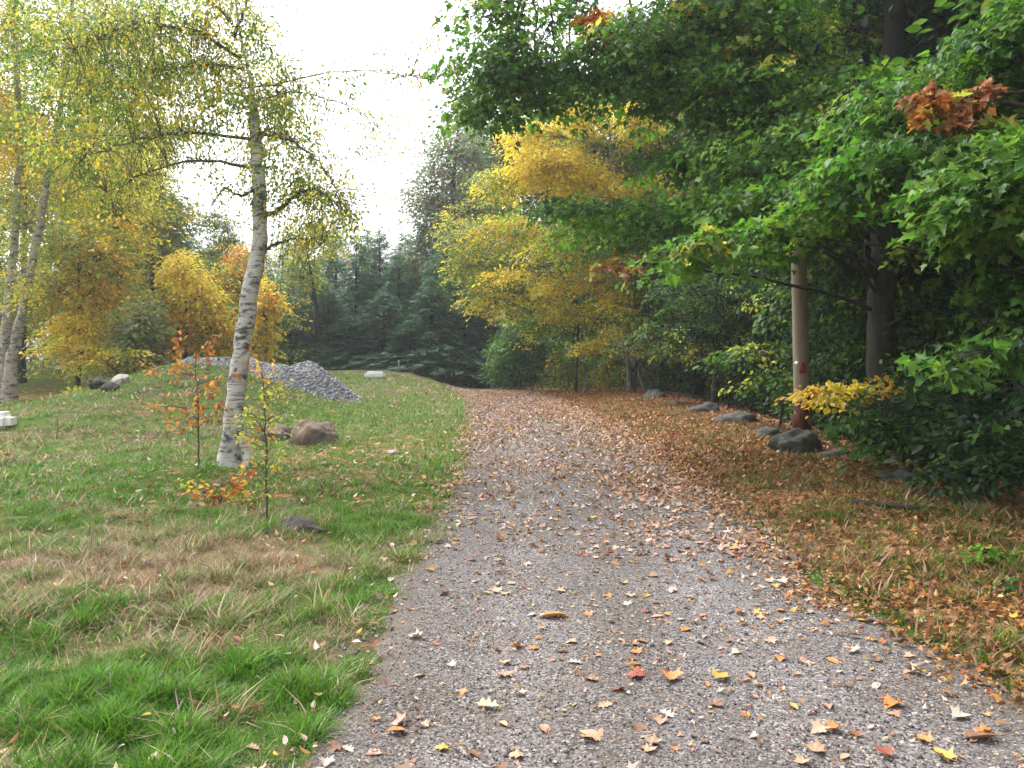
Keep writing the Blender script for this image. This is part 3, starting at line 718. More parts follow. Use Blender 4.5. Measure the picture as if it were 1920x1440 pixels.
small_tree(455, 34, [B(450, 500, 34, 85, 90, 2.4, 44, 'gold*4+orange*1.2'), B(450, 590, 34, 90, 110, 2.4, 36, 'yg*2+gold')], 'orange gold tree top seen just left of the birch trunk', group=AG)
small_tree(495, 30, [B(495, 600, 30, 44, 170, 1.6, 44, 'yellow*4+gold*2'), B(510, 570, 30, 40, 60, 1.4, 12, 'orange*1+yellow')], 'narrow yellow tree right behind the birch trunk', group=AG, r=.06)
small_tree(40, 30, [B(20, 230, 30, 150, 160, 3, 60, 'gold*4+orange*1.5'), B(60, 360, 30, 160, 160, 3, 50, 'gold*2+yg*3'), B(40, 560, 29.5, 170, 160, 3, 50, 'gold*1+olive*3+yg')], 'orange yellow tree high up at the left edge', r=.16, group=AG)
small_tree(590, 37, [B(585, 455, 37, 120, 90, 2.6, 44, 'yg*3+gold*2+olive'), B(560, 520, 37, 100, 80, 2.6, 24, 'olive*3+yg')], 'yellow green tree top in front of the dark conifers', group=AG, r=.12)
small_tree(225, 25.5, [B(215, 670, 25.5, 170, 50, 2.2, 30, 'gold*2+yg*3+yellow'), B(150, 660, 26, 150, 60, 2.2, 26, 'yg*2+gold*2')], 'low yellow bush under the golden trees', 'bush', size=.11, r=.03, sr=.4, cat='bush')
small_tree(140, 20, [B(142, 742, 20, 50, 46, .7, 14, 'yg*2+yellow*2')], 'small yellow green bush on the dry bank', 'bush', size=.08, r=.012, sr=.2, nl=26, cat='bush')

# --- conifers
def conifer_mesh(h, seed, w=.32, cols=((.11, .22, .12), (.075, .17, .11), (.14, .25, .12))):
    tb, lb = MB(), MB(); cols = np.array(cols)
    tube(tb, [(0, 0, -.2), (0, 0, h * .5), (0, 0, h)], [h * .016, h * .010, .01], 8)
    z = .06 * h
    while z < h * .985:
        t = z / h; L = h * w * (1 - t) ** .8 * (.8 + .2 * math.sin(9 * t)) + .12
        for q in range(rng.integers(5, 8)):
            a = U(0, 6.283); l = L * U(.7, 1.2); o = np.array([math.cos(a), math.sin(a), 0])
            p0 = np.array([0, 0, z]); e = p0 + o * l + [0, 0, -.22 * l + .1]; s = bez(p0, p0 + o * l * .5 + [0, 0, .05 * l], e, 7)
            m = max(8, int(l * 34)); k = U(.12, 1, m); ii = np.minimum((k * 6).astype(int), 5); fr = (k * 6 - ii)[:, None]
            Q = s[ii] * (1 - fr) + s[ii + 1] * fr; sd = np.where(U(0, 1, m) < .5, 1, -1)[:, None]
            d = o + sd * np.array([-o[1], o[0], 0]) * U(.3, 1.3, m)[:, None] + rng.normal(0, .2, (m, 3)) + [0, 0, -.35]
            cc = jit(cols[rng.integers(0, 3, m)] * U(.8, 1.3), .2)
            Q = Q + rng.normal(0, .09, Q.shape); inst(lb, T_NEEDLE, Q, d, np.array([0, 0, 1.]) + rng.normal(0, .35, (m, 3)), U(.3, .62, m) * (.5 + .5 * (1 - t)) * h / 11, cc)
        z += h * U(.010, .017)
    return tb, lb
def conifer(h, seed, label, **kw):
    r = empty('conifer', (0, 0, 0), label, 'tree'); tb, lb = conifer_mesh(h, seed, **kw)
    tb.build('trunk', M_BARK, r, True); lb.build('crown', M_NEEDLE, r); return r
CG = 'dark conifers of the wood behind the gravel heap'
CL = 'dark blue green conifer in the close row behind the gravel heap'
protos = [conifer(11, 1, CL), conifer(11, 2, CL, w=.36), conifer(11, 3, CL, w=.29)]
spots = [(540, 43, 455), (585, 41, 500), (630, 44, 425), (668, 41, 440), (712, 43, 425), (748, 40, 470), (790, 42, 420), (832, 39, 440), (560, 48, 440), (690, 48, 430), (760, 48, 430), (860, 44, 420), (615, 38, 540), (720, 37.5, 545), (810, 36.5, 520),
         (500, 46, 470), (395, 42, 480), (320, 44, 360), (275, 46, 400), (440, 48, 470), (360, 47, 430), (225, 45, 430), (655, 37, 590), (770, 36, 600), (545, 37.5, 560), (870, 38, 520), (905, 42, 470)]
LB2 = {(395, 42): 'grey green conifer spire between the golden maple and the orange tree top', (320, 44): 'tall green conifer top above the golden trees left of the birch'}
used = set()
for q, (px, Yc, top) in enumerate(spots):
    x = (px - CX) / F * Yc; z0 = Hs(x, Yc) - .2; ht = CAMZ + (HY - top) / F * Yc - z0
    lab = LB2.get((px, Yc)) or (CL if 490 < px else 'dark conifer half hidden behind the autumn trees on the left')
    grp = None if (px, Yc) in LB2 else (CG if px > 490 else 'conifers half hidden behind the left autumn trees')
    pr = protos[q % 3]; s = ht / 11; sc = (max(s, .75) * 1.05, max(s, .75) * 1.05, s)
    if q % 3 not in used:
        used.add(q % 3); pr.location = (x, Yc, z0); pr.scale = sc; pr['label'] = lab; tag(pr, group=grp)
    else: dup(pr, (x, Yc, z0), U(0, 6.28), sc, lab, grp)

# --- the tall greyish tree closing the gap, and the trees right of the drive
tree('tall_tree', 'tall thin grey green tree beside the white gap of sky', 'tree', [tr((850, None, 42, .16), (848, 480, 42, .17), (850, 330, 42, .11), (860, 230, 42, .04))],
     [B(850, 290, 42, 170, 110, 3, 46, 'grey*3+olive*2'), B(815, 380, 42, 130, 150, 3, 56, 'grey*3+olive'), B(880, 400, 42, 180, 150, 3, 60, 'grey*2+olive*2+yg'), B(830, 500, 42, 170, 150, 3.2, 70, 'grey*2+olive*3'), B(880, 590, 41, 160, 110, 3, 50, 'olive*3+dark*2+yg')], size=.14, sr=.5, nl=26, flat=.3, dens=3.6)
YG = 'yellow leaved trees beyond the bend on the right'
tree('yellow_beech', 'large bright yellow tree behind the green maple boughs', 'tree', [tr((1180, None, 28, .075), (1175, 560, 28, .065), (1150, 380, 28, .05), (1140, 180, 28, .03))],
     [B(1085, 215, 28, 130, 70, 2, 26, 'yellow*6'), B(1200, 225, 27.5, 80, 120, 2, 34, 'yellow*6+gold'), B(990, 255, 28, 110, 80, 2, 24, 'yellow*4+gold'), B(1040, 315, 27.5, 180, 80, 2, 60, 'yellow*7+gold'), B(1120, 350, 27.5, 150, 60, 2, 34, 'yellow*6'),
      B(1120, 275, 29, 200, 80, 2, 40, 'yg*3+olive*2+yellow'), B(1180, 320, 29, 160, 70, 2, 30, 'yg*3+green*2'), B(1310, 215, 28, 110, 70, 2, 18, 'yellow*2+yg*3'), B(1270, 350, 27, 140, 60, 2, 38, 'yellow*6+gold'), B(1350, 270, 28, 100, 110, 2, 20, 'yellow*2+yg*3+green'), B(940, 345, 29, 120, 60, 2, 22, 'yellow*2+yg*3+green'), B(1260, 290, 29, 200, 120, 2, 30, 'green*2+yg*2')],
     size=.095, sr=.45, nl=40, bark=M_GREYBARK, group=YG, dens=2.9, flat=.25)
tree('yellow_beech', 'yellow and green layered tree nearest the bend of the drive', 'tree', [tr((1100, None, 31, .07), (1085, 560, 31, .06), (1020, 460, 30.5, .04), (970, 390, 30.5, .02))],
     [B(960, 440, 30, 200, 70, 2.5, 56, 'yellow*6+yg*2+green'), B(880, 500, 30.5, 110, 80, 2, 26, 'yellow*2+yg*3+green'), B(1000, 500, 30, 260, 90, 3, 46, 'yg*3+green*2+yellow'), B(950, 560, 30, 200, 70, 2.5, 44, 'yg*2+green*1+yellow*3'), B(880, 430, 31, 130, 120, 2.5, 30, 'yg*2+olive*3+yellow')],
     size=.095, sr=.42, nl=30, bark=M_GREYBARK, group=YG, droop=.1, dens=2.4)
tree('yellow_beech', 'slender yellow beech with flat tiers of leaves over the leaning saplings', 'tree', [tr((1215, None, 27.5, .06), (1180, 660, 27.5, .05), (1150, 560, 27.5, .03), (1140, 480, 27.5, .012))],
     [B(1160, 560, 27, 70, 50, 1, 27, 'yellow*5'), B(1120, 530, 27.5, 260, 50, 2, 34, 'yellow*2+yg*2+gold'), B(1060, 590, 28, 160, 40, 1.6, 20, 'yellow*2+yg*2'), B(1200, 630, 27, 200, 50, 1.6, 30, 'yg*2+yellow*2'), B(1130, 650, 27, 120, 31, 1, 12, 'yg*2+yellow*2'), B(1280, 590, 27, 220, 50, 1.6, 24, 'yg*2+green*2'), B(1040, 545, 27.5, 120, 26, 1.4, 10, 'yellow*3'), B(960, 520, 28, 130, 30, 1.4, 12, 'yellow*2+gold'), B(1260, 660, 26, 160, 30, 1.4, 14, 'yellow*2+yg*2'), B(1340, 560, 25, 160, 40, 1.4, 14, 'yg*3+green*2')],
     size=.085, sr=.36, nl=30, bark=M_GREYBARK, group=YG, droop=.1, flat=.08, dens=3.2)
tree('sapling', 'thin leaning grey sapling crossing the slender beech', 'sapling', [tr((1240, None, 28.5, .035), (1200, 690, 28.5, .03), (1165, 600, 28.5, .02), (1150, 530, 28.5, .008))], [B(1160, 560, 28.5, 120, 60, 1, 12, 'yg*3+yellow')], size=.085, sr=.28, nl=20, bark=M_GREYBARK)
tree('grey_tree', 'slim grey trunked tree at the end of the drive', 'tree', [tr((902, None, 39, .13), (898, 600, 39, .11), (890, 480, 39, .07), (885, 400, 39, .02))], [B(880, 560, 38, 130, 80, 2.4, 26, 'olive*2+yg*2+yellow'), B(900, 470, 38, 150, 110, 2.4, 36, 'olive*3+yg*2')], size=.11, sr=.45, bark=M_GREYBARK, dens=2.2)

# --- the big green maple over the drive
MP = 'green*5+deep*3+yg*.25'
tree('green_maple', 'big green maple with dark trunk whose boughs hang over the drive', 'tree',
     [tr((1660, None, 13.5, .26), (1656, 640, 13.5, .21), (1655, 440, 13.5, .20), (1668, 200, 13.5, .18), (1680, 20, 13.5, .16), (1690, -300, 13.5, .10), (1690, -600, 13.5, .04)),
      tr((1640, 165, 13.4, .07), (1560, 140, 12.8, .06), (1490, 115, 12.3, .045), (1450, 60, 12, .03)),
      tr((1668, 180, 13.4, .10), (1450, 40, 12.5, .08), (1200, -60, 12.2, .06), (1000, -40, 12, .03))],
     [B(940, 20, 12.3, 170, 90, 1.6, 30, MP), B(1040, 130, 12.2, 240, 60, 1.6, 40, MP), B(960, 90, 12.2, 130, 50, 1.4, 16, MP), B(1080, 20, 12.4, 120, 40, 1.4, 12, MP), B(920, 150, 12.2, 170, 120, 2, 44, MP), B(900, 205, 12, 130, 60, 1.6, 20, MP), B(1010, 190, 12.4, 200, 80, 2, 34, MP),
      B(1190, 110, 12, 260, 130, 2.4, 80, MP), B(1310, 60, 12, 300, 160, 3, 110, MP), B(1250, 175, 12, 260, 70, 2, 50, MP), B(1440, 60, 12, 300, 200, 3, 120, 'green*4+yg*1+deep*2+gold*.2'), B(1400, 180, 11.5, 260, 120, 2.4, 80, MP),
      B(1560, 210, 11, 300, 160, 3, 110, MP), B(1480, 290, 10.5, 360, 110, 2.4, 90, MP), B(1270, 305, 12, 200, 40, 1.6, 22, MP), B(1110, 400, 12.5, 320, 50, 2, 44, MP), B(1300, 410, 11.5, 320, 70, 2.2, 60, 'deep*4+green*2'), B(1450, 380, 10, 340, 90, 2.2, 70, 'deep*3+green*3'),
      B(1115, 42, 12, 64, 48, .5, 12, 'red*4+orange'), B(1150, 495, 13, 100, 28, .8, 6, 'rust*2+orange+yg*2'), B(1540, 368, 9.8, 90, 26, .6, 7, 'red*2+orange+rust'), B(1600, 378, 9.8, 50, 24, .4, 4, 'red*2+rust'), B(1280, 20, 12, 60, 50, 1, 8, 'yellow'),
      B(1250, -140, 12.5, 600, 120, 3, 40, MP), B(1500, -200, 12.5, 400, 160, 3, 40, MP), B(1560, 70, 14.5, 160, 120, 2, 30, 'yg*2+deep*3')],
     T=T_MAPLE, size=.085, sr=.36, nl=24, droop=.35, dens=1.25, lim=.035, tw=.7)
tree('green_maple', 'leafy maple bough reaching in from the right edge with red tinted sprays', 'tree',
     [[(6.6, 6.2, Hs(6.6, 6.2) - .2, .20), (6.5, 6.2, 2.5, .16), (6.4, 6.3, 5, .13), (6.3, 6.4, 8, .08), (6.3, 6.4, 11, .03)]],
     [B(1850, 130, 7.5, 280, 150, 2, 80, MP), B(1700, 200, 7.5, 300, 100, 1.8, 60, MP), B(1740, 295, 7, 380, 80, 1.8, 62, 'green*3+deep*3'), B(1860, 330, 6, 200, 150, 1.6, 60, 'deep*3+green*3'), B(1850, 400, 6, 180, 70, 1.2, 26, 'deep*3+green*2'), B(1620, 330, 7.5, 220, 90, 1.6, 36, 'deep*3+green*3'),
      B(1752, 186, 6.4, 84, 34, .4, 5, 'rust*2+orange*2+yg'), B(1835, 175, 6.4, 100, 40, .4, 4, 'rust*3+yg+green'), B(1785, 238, 6.4, 50, 30, .3, 3, 'rust*3'), B(1885, 225, 6.4, 60, 30, .3, 2, 'gold*1+yg*2'), B(1910, 50, 7, 160, 100, 2, 24, MP), B(1900, 560, 6.2, 120, 120, 1.4, 16, 'dark*2+deep')],
     T=T_MAPLE, size=.075, sr=.24, nl=18, droop=.4, dens=1.7, lim=.025, tw=.4)
SHADE_MAPLE = tree('shade_maple', 'tall maple rooted beyond the right edge, crown added overhead to shade the verge', 'tree', [[(8.6, 7.5, Hs(8.6, 7.5) - .2, .22), (8.5, 7.5, 4, .18), (8.3, 7.5, 9, .1), (8.2, 7.5, 13, .03)]], [(7.8, 7.5, 6.6, 3.2, 3.2, 1.3, 150, MP), (8.5, 5, 5.2, 2.4, 2.4, 1.6, 80, MP), (9.5, 10, 5.6, 3, 3, 1.8, 110, MP), (7.2, 9.5, 8, 3, 3, 1.6, 110, MP), (10, 7, 3, 2.4, 2.4, 1.6, 60, 'dark')], size=.11, sr=.42, nl=26, lim=.04)  # mostly unseen maple, added overhead to darken the near right side
tree('young_maple', 'young maple with large fresh green leaves low at the right edge', 'tree', [[(4.9, 5.4, Hs(4.9, 5.4) - .1, .03), (4.6, 5.4, .9, .024), (4.2, 5.4, 1.5, .018), (3.6, 5.4, 1.75, .008)]],
     [B(1760, 690, 5.4, 130, 60, .5, 9, 'deep*4+green'), B(1850, 660, 5.5, 130, 60, .6, 10, 'deep*4+green'), B(1910, 640, 5.6, 90, 80, .6, 8, 'deep*4+dark')], T=T_MAPLE, size=.075, sr=.13, nl=13, droop=.4, tw=.4)
tree('young_maple', 'light green maple sapling spray hanging in front of the pale pole', 'tree', [[(5.6, 8.6, Hs(5.6, 8.6) - .1, .022), (5.3, 8.5, 1.6, .018), (4.4, 8.3, 2.8, .013), (2.4, 8.2, 3.0, .008)]],
     [B(1330, 455, 8.2, 150, 44, .6, 14, 'green*4+yg'), B(1440, 430, 8.2, 150, 60, .6, 18, 'green*3+yg'), B(1510, 400, 8.2, 130, 60, .6, 14, 'green*3+yg*.5'), B(1250, 500, 8.4, 140, 30, .6, 9, 'green*3'), B(1400, 480, 8.4, 160, 30, .6, 8, 'deep*2+green*2')], T=T_MAPLE, size=.085, sr=.2, nl=15, droop=.35, tw=.5)
# understory along the edge of the wood
UG = 'shady saplings along the stone row'
for px, Yt, blobs, lab in [
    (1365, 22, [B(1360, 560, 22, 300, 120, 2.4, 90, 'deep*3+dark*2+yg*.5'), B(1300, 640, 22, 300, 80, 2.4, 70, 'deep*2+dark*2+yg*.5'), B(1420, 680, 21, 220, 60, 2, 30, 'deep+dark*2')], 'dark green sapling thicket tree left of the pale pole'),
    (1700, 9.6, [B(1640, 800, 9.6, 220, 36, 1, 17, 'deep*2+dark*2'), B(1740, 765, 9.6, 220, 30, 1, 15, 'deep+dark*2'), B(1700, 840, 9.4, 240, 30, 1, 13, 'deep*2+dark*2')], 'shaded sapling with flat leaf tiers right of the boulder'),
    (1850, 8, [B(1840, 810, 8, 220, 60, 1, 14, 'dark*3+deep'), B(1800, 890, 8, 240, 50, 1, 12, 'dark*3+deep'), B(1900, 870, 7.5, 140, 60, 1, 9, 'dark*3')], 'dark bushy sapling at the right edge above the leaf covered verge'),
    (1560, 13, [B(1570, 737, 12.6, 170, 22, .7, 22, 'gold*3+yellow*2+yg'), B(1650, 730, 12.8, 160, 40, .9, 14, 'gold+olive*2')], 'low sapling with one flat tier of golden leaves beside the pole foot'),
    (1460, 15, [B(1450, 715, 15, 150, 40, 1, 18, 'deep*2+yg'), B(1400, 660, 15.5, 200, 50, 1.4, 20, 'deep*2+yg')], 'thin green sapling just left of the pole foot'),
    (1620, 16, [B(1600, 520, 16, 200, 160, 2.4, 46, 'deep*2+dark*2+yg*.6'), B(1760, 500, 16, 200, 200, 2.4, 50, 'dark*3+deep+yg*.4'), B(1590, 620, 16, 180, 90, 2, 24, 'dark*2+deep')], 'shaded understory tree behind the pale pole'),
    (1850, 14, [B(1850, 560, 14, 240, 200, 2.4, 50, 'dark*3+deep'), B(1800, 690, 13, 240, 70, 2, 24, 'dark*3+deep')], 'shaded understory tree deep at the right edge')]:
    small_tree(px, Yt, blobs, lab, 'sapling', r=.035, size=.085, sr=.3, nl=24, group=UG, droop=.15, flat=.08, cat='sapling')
for px, Yt, blobs, lab in [
    (1080, 30, [B(1040, 520, 30, 260, 90, 2, 40, 'green*2+yg*2+deep'), B(1100, 600, 30, 240, 90, 2, 46, 'deep*2+yg*2+yellow'), B(1000, 610, 31, 150, 90, 2, 30, 'deep*2+yg*2+yellow*.7'), B(1120, 450, 29, 240, 70, 2, 34, 'green*2+yg*2+deep')], 'green and yellow speckled tree standing where the drive bends away'),
    (1300, 27, [B(1260, 520, 26.5, 280, 110, 2.2, 46, 'green*2+yg*1+deep*2'), B(1320, 620, 26.5, 240, 110, 2.2, 44, 'deep*3+yg*.7'), B(1220, 590, 26.5, 200, 80, 2, 30, 'yg*2+deep*2+yellow*.6')], 'green leafy tree in the thicket right of the leaning saplings'),
    (1190, 27, [B(1190, 470, 26.5, 260, 60, 1.6, 30, 'green*3+yg*1'), B(1060, 470, 27, 200, 60, 1.6, 29, 'yg*2+green+yellow'), B(1300, 480, 26, 220, 60, 1.6, 26, 'green*2+deep*2')], 'slim green leaved tree under the bright yellow crown')]:
    small_tree(px, Yt, blobs, lab, 'woodland_tree', r=.06, size=.095, sr=.42, nl=30, droop=.15, flat=.1, dens=2.8)
# shrubs at the bend
for px, Yt, blobs, lab, sz in [
    (975, 33, [B(975, 672, 33, 130, 124, 2, 150, 'deep*2+green*4'), B(990, 610, 33, 90, 60, 1.6, 30, 'green*3+deep*2')], 'rounded dark green shrub at the end of the drive', .10),
    (1062, 31, [B(1062, 690, 31, 90, 80, 1.5, 26, 'olive*2+gold+deep*2')], 'olive and gold shrub just right of the rounded green shrub', .09),
    (1140, 30, [B(1140, 692, 30, 90, 80, 1.5, 26, 'yg*2+gold+deep*2')], 'yellow spotted shrub left of the leaning saplings', .09),
    (880, 37, [B(878, 706, 37, 60, 46, 1.2, 14, 'yg*3+green')], 'small yellow green weed clump left of the slim grey trunk', .08),
    (925, 37, [B(925, 700, 37, 50, 56, 1.2, 14, 'yg*2+yellow+green')], 'small yellow green weed clump right of the slim grey trunk', .08),
    (1235, 29, [B(1235, 660, 29, 180, 130, 2, 90, 'deep*2+dark+yg*.6')], 'dark green shrub under the tiers of the slender beech', .09)]:
    small_tree(px, Yt, blobs, lab, 'shrub', r=.03, size=sz, sr=.3, nl=34, flat=.35, cat='shrub')
# plants on the verge
for px, py, w, h, n, pal, lab in [(1860, 1035, 110, 50, 10, 'green*3+yg', 'low bright green leafy plant on the right verge'), (1650, 855, 90, 40, 9, 'yg*2+deep*2', 'yellow green leafy seedling beside the dark boulder'), (1780, 900, 120, 70, 10, 'deep*2+dark', 'dark green leafy seedling at the wood edge'),
                                 (1880, 1090, 80, 40, 6, 'deep*2+green', 'small dark green plant below the bright leafy one')]:
    x, y = G(px, py + h / 2); small_tree(px, y, [B(px, py, y, w, h, .35, n, pal)], lab, 'seedling', r=.006, size=.06, sr=.09, nl=9, cat='plant')

# --- woods behind: plain forest trees
def forest(label, pal, h=14, z0=2.0, n=9, r=.13, spr=36, name='forest_tree'):
    bl = []
    for q in range(n):
        a = U(0, 6.28); t = q / (n - 1); rr = 2.3 * (1 - .55 * t) * U(.5, 1)
        bl.append((math.cos(a) * rr, math.sin(a) * rr, z0 + (h - z0) * (.06 + .9 * t), 2.0, 2.0, 1.1, spr, pal))
    return tree(name, label, 'tree', [[(0, 0, -.2, r), (U(-.2, .2), 0, h * .4, r * .8), (U(-.3, .3), 0, h, r * .2)]], bl, size=.17, sr=.6, nl=30, twig=False, droop=.2, dens=2.4, lim=.03)
FG = 'trees standing in the dim wood on the right'; FL = 'dark trunked tree standing among others in the dim wood on the right'
fp = [forest(FL, 'dark*3+deep*2', 15, 3.6), forest(FL, 'deep*3+dark*2+yg*.5', 13, 2.6), forest(FL, 'dark*2+deep*2+olive*.5', 16, 4.2, r=.17)]
ws_ = [(7.3, 15.5), (8.8, 18), (10.5, 16), (12, 20), (9, 22), (7.5, 25), (11, 26), (14, 24), (6.8, 29.5), (9.5, 31), (13, 31), (17, 29), (5.5, 35), (9, 37), (13, 38), (18, 37), (3, 40), (7, 44), (12, 46), (18, 46), (0, 46), (24, 36), (22, 28), (16, 18), (13, 14.5), (9.4, 13.0), (9.8, 10.4), (10.5, 11.5), (9.2, 8.2), (13, 9), (24, 45), (3, 50), (9, 54), (17, 56), (11, 5), (-3, 54)]  # includes trees out of view at near right, added for shade
for q, (x, y) in enumerate(ws_):
    s = U(.85, 1.15)
    if q < 3: fp[q].location = (x, y, Hs(x, y)); tag(fp[q], group=FG)
    else: dup(fp[q % 3], (x, y, Hs(x, y)), U(0, 6.28), s, FL, FG)
FG2 = 'trees of the mixed wood far on the left'; FL2 = 'olive and yellow tree in the mixed wood far on the left'
lp = [forest(FL2, 'yg*2+olive*3+gold', 13, 1.0), forest(FL2, 'olive*2+deep*2+yg', 14, 1.0)]
for q, (x, y) in enumerate([(-26, 40), (-29, 35), (-17, 38), (-13.5, 38), (-22, 42), (-28, 38), (-17, 46), (-12, 50), (-25, 52), (-24, 47), (-32, 46), (-7, 56), (-14, 58)]):
    if q < 2: lp[q].location = (x, y, Hs(x, y)); tag(lp[q], group=FG2)
    else: dup(lp[q % 2], (x, y, Hs(x, y)), U(0, 6.28), U(.8, 1.05) if CX + F * x / y < 300 else .5, FL2, FG2)
def undergrowth(label, n, xr, yr, pal, zmax, keep=None):
    x = U(*xr, n); y = U(*yr, n)
    if keep: k = keep(x, y); x, y = x[k], y[k]; n = len(x)
    z = H(x, y) + .15 + zmax * U(0, 1, n) ** 1.3 * (.35 + fbm(x * .35, y * .35, 210)); a = U(0, 6.28, n)
    P, d, nn, col = spray_leaves(np.stack([x, y, z], 1), np.stack([np.cos(a), np.sin(a), 0 * a], 1), .42, 20, pal, .12, .15)
    mb = MB(); inst(mb, T_OVAL, P, d, nn, U(.09, .17, len(P)), col)
    return tag(mb.build('undergrowth', M_LEAF), label, 'undergrowth', kind='stuff')
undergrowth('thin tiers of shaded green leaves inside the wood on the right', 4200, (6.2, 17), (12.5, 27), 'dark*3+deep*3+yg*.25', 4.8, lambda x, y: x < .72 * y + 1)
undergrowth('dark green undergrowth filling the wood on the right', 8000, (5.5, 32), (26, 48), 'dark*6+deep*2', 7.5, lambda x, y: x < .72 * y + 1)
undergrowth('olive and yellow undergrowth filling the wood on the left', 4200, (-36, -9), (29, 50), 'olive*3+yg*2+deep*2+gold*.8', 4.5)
undergrowth('dark low undergrowth deepening the shade behind the stone row', 1400, (4.8, 15), (6.6, 18), 'dark*6+deep', 1.7, lambda x, y: x > np.where(y < 11.5, 4.7, 5.6) + .5 * fbm(x * 2, y * 2, 3))  # brought forward so its dark leaves stand in for shade on the verge
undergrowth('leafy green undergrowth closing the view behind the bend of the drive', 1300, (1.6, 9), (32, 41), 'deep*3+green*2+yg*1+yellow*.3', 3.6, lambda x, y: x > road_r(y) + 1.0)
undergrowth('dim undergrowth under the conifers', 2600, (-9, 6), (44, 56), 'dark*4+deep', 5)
# bare trunks seen inside the wood
for px, Yt, r, lean, lab in [(1712, 15.5, .10, 16, 'slim dark trunk close right of the big maple trunk'), (1800, 18, .16, -10, 'dark trunk deep in the wood near the right edge'), (1440, 21, .10, -14, 'slim dark trunk in the wood left of the pole'), (1075, 34, .08, -6, 'slim trunk behind the olive shrub'), (1560, 22, .12, 8, 'slim dark trunk behind the pole'), (1880, 13, .12, 12, 'dark trunk at the right edge of the wood'), (1340, 24, .09, 10, 'slim dark trunk in the thicket')]:
    tree('woodland_tree', lab, 'tree', [tr((px, None, Yt, r), (px + lean * .4, 560, Yt, r * .85), (px + lean, 300, Yt, r * .7), (px + lean * 1.3, -100, Yt, r * .3))], [B(px + lean, -20, Yt, 260, 200, 3, 30, 'deep*2+dark'), B(px + lean, 220, Yt, 200, 160, 2.5, 16, 'deep*2+dark*2')], size=.12, sr=.5)

# ------------------------------------------------------------------ saplings on the lawn
def sapling(label, px, py, top, dx, parts, T, size, name='sapling', cat='sapling', r=.012):
    x, y = G(px, py); b = np.array([x, y, Hs(x, y) - .03]); tp = W(px + dx, top, y)
    root = empty(name, tuple(b), label, cat); tb, lb = MB(), MB()
    P, Rr = sub([b, (b + tp) / 2 + [.02, 0, 0], tp], [r, r * .7, r * .25], 16, .006); tube(tb, P, Rr, 6)
    for (qx, qy, w, h, n, pal) in parts:
        for _ in range(n):
            c = W(qx + U(-.5, .5) * w, qy + U(-.5, .5) * h, y + U(-.25, .25)); j = int(np.argmin(np.abs(P[:, 2] - (c[2] - .08))))
            tube(tb, bez(P[j], (P[j] + c) / 2 + [0, 0, .04], c, 5), [.004, .0035, .003, .0025, .002], 4)
            m = rng.integers(4, 8); Q = c + rng.normal(0, .045, (m, 3)); d = rng.normal(0, .7, (m, 3)) + (c - P[j]) * 1.5 + [0, 0, -.35]
            inst(lb, T, Q, d, np.array([0, 0, 1.]) + rng.normal(0, .5, (m, 3)), size * U(.7, 1.2, m), jit(pick(pal, m), .2))
    tb.build('stem', M_TWIG, root, True, b); lb.build('crown', M_LEAF, root, False, b); return root
sapling('thin orange leaved oak sapling just left of the birch foot', 372, 882, 640, -6, [(370, 650, 90, 60, 10, 'orange*3+rust*2'), (330, 690, 120, 40, 9, 'orange*3'), (350, 750, 130, 60, 16, 'orange*3+rust*2+gold'), (390, 760, 60, 50, 8, 'rust*2+orange'), (350, 800, 60, 30, 5, 'orange*2+rust'), (415, 715, 60, 30, 4, 'orange+rust')], T_OAK, .085)
sapling('spindly sapling with yellow green leaves right of the birch', 500, 985, 690, -8, [(500, 780, 110, 90, 22, 'yg*4+gold'), (490, 700, 50, 50, 6, 'orange*2+gold'), (530, 740, 90, 60, 8, 'yg*3+gold'), (490, 850, 60, 60, 9, 'gold*2+yg*2'), (480, 830, 40, 20, 3, 'orange'), (495, 905, 40, 50, 5, 'green*2+yg'), (460, 790, 50, 50, 5, 'yg*3')], T_OVAL, .055, r=.010)
sapling('red and orange leaved seedling at the foot of the birch', 410, 950, 890, 6, [(400, 938, 40, 40, 8, 'red*4'), (435, 905, 80, 40, 10, 'orange*2+red+gold'), (440, 930, 70, 30, 6, 'gold*2+yg'), (370, 915, 50, 40, 6, 'gold*2+yg')], T_MAPLE, .055, 'seedling', 'plant', .005)
sapling('thin bare weed stalk standing in the dry bank', 106, 822, 782, 1, [(106, 785, 8, 8, 2, 'olive')], T_OVAL, .02, 'weed_stalk', 'plant', .008)

# ------------------------------------------------------------------ rocks
def ico(n=3):
    import bmesh
    bm = bmesh.new(); bmesh.ops.create_icosphere(bm, subdivisions=n, radius=1)
    v = np.array([x.co[:] for x in bm.verts]); f = np.array([[q.index for q in p.verts] for p in bm.faces]); bm.free(); return v, f
IV, IF = ico(4)
def rock(name, label, cat, loc, s, mat, seed, group=None, rz=0, sink=.42, rough=.75):
    v = IV.copy(); r = np.random.default_rng(seed)
    for _ in range(9):                                       # flat fracture faces
        d = nrm(r.normal(0, 1, 3)); h = r.uniform(.5, .9); t = v @ d; v = v - np.outer(np.maximum(t - h, 0) * .92, d)
    v *= 1 + rough * (fbm(v[:, 0] * 2 + 9 + seed, v[:, 1] * 2 + v[:, 2] * 1.7, seed)[:, None] - .5) + .16 * (fbm(v[:, 0] * 6, v[:, 1] * 6 + v[:, 2] * 5.5, seed)[:, None] - .5)
    v = v * s; c, q = math.cos(rz), math.sin(rz); v = np.stack([v[:, 0] * c - v[:, 1] * q, v[:, 0] * q + v[:, 1] * c, v[:, 2]], 1)
    mb = MB(); mb.add(v, IF); o = mb.build(name, mat, None, True)
    o.location = (loc[0], loc[1], Hs(loc[0], loc[1]) + s[2] * (1 - 2 * sink)); return tag(o, label, cat, group)
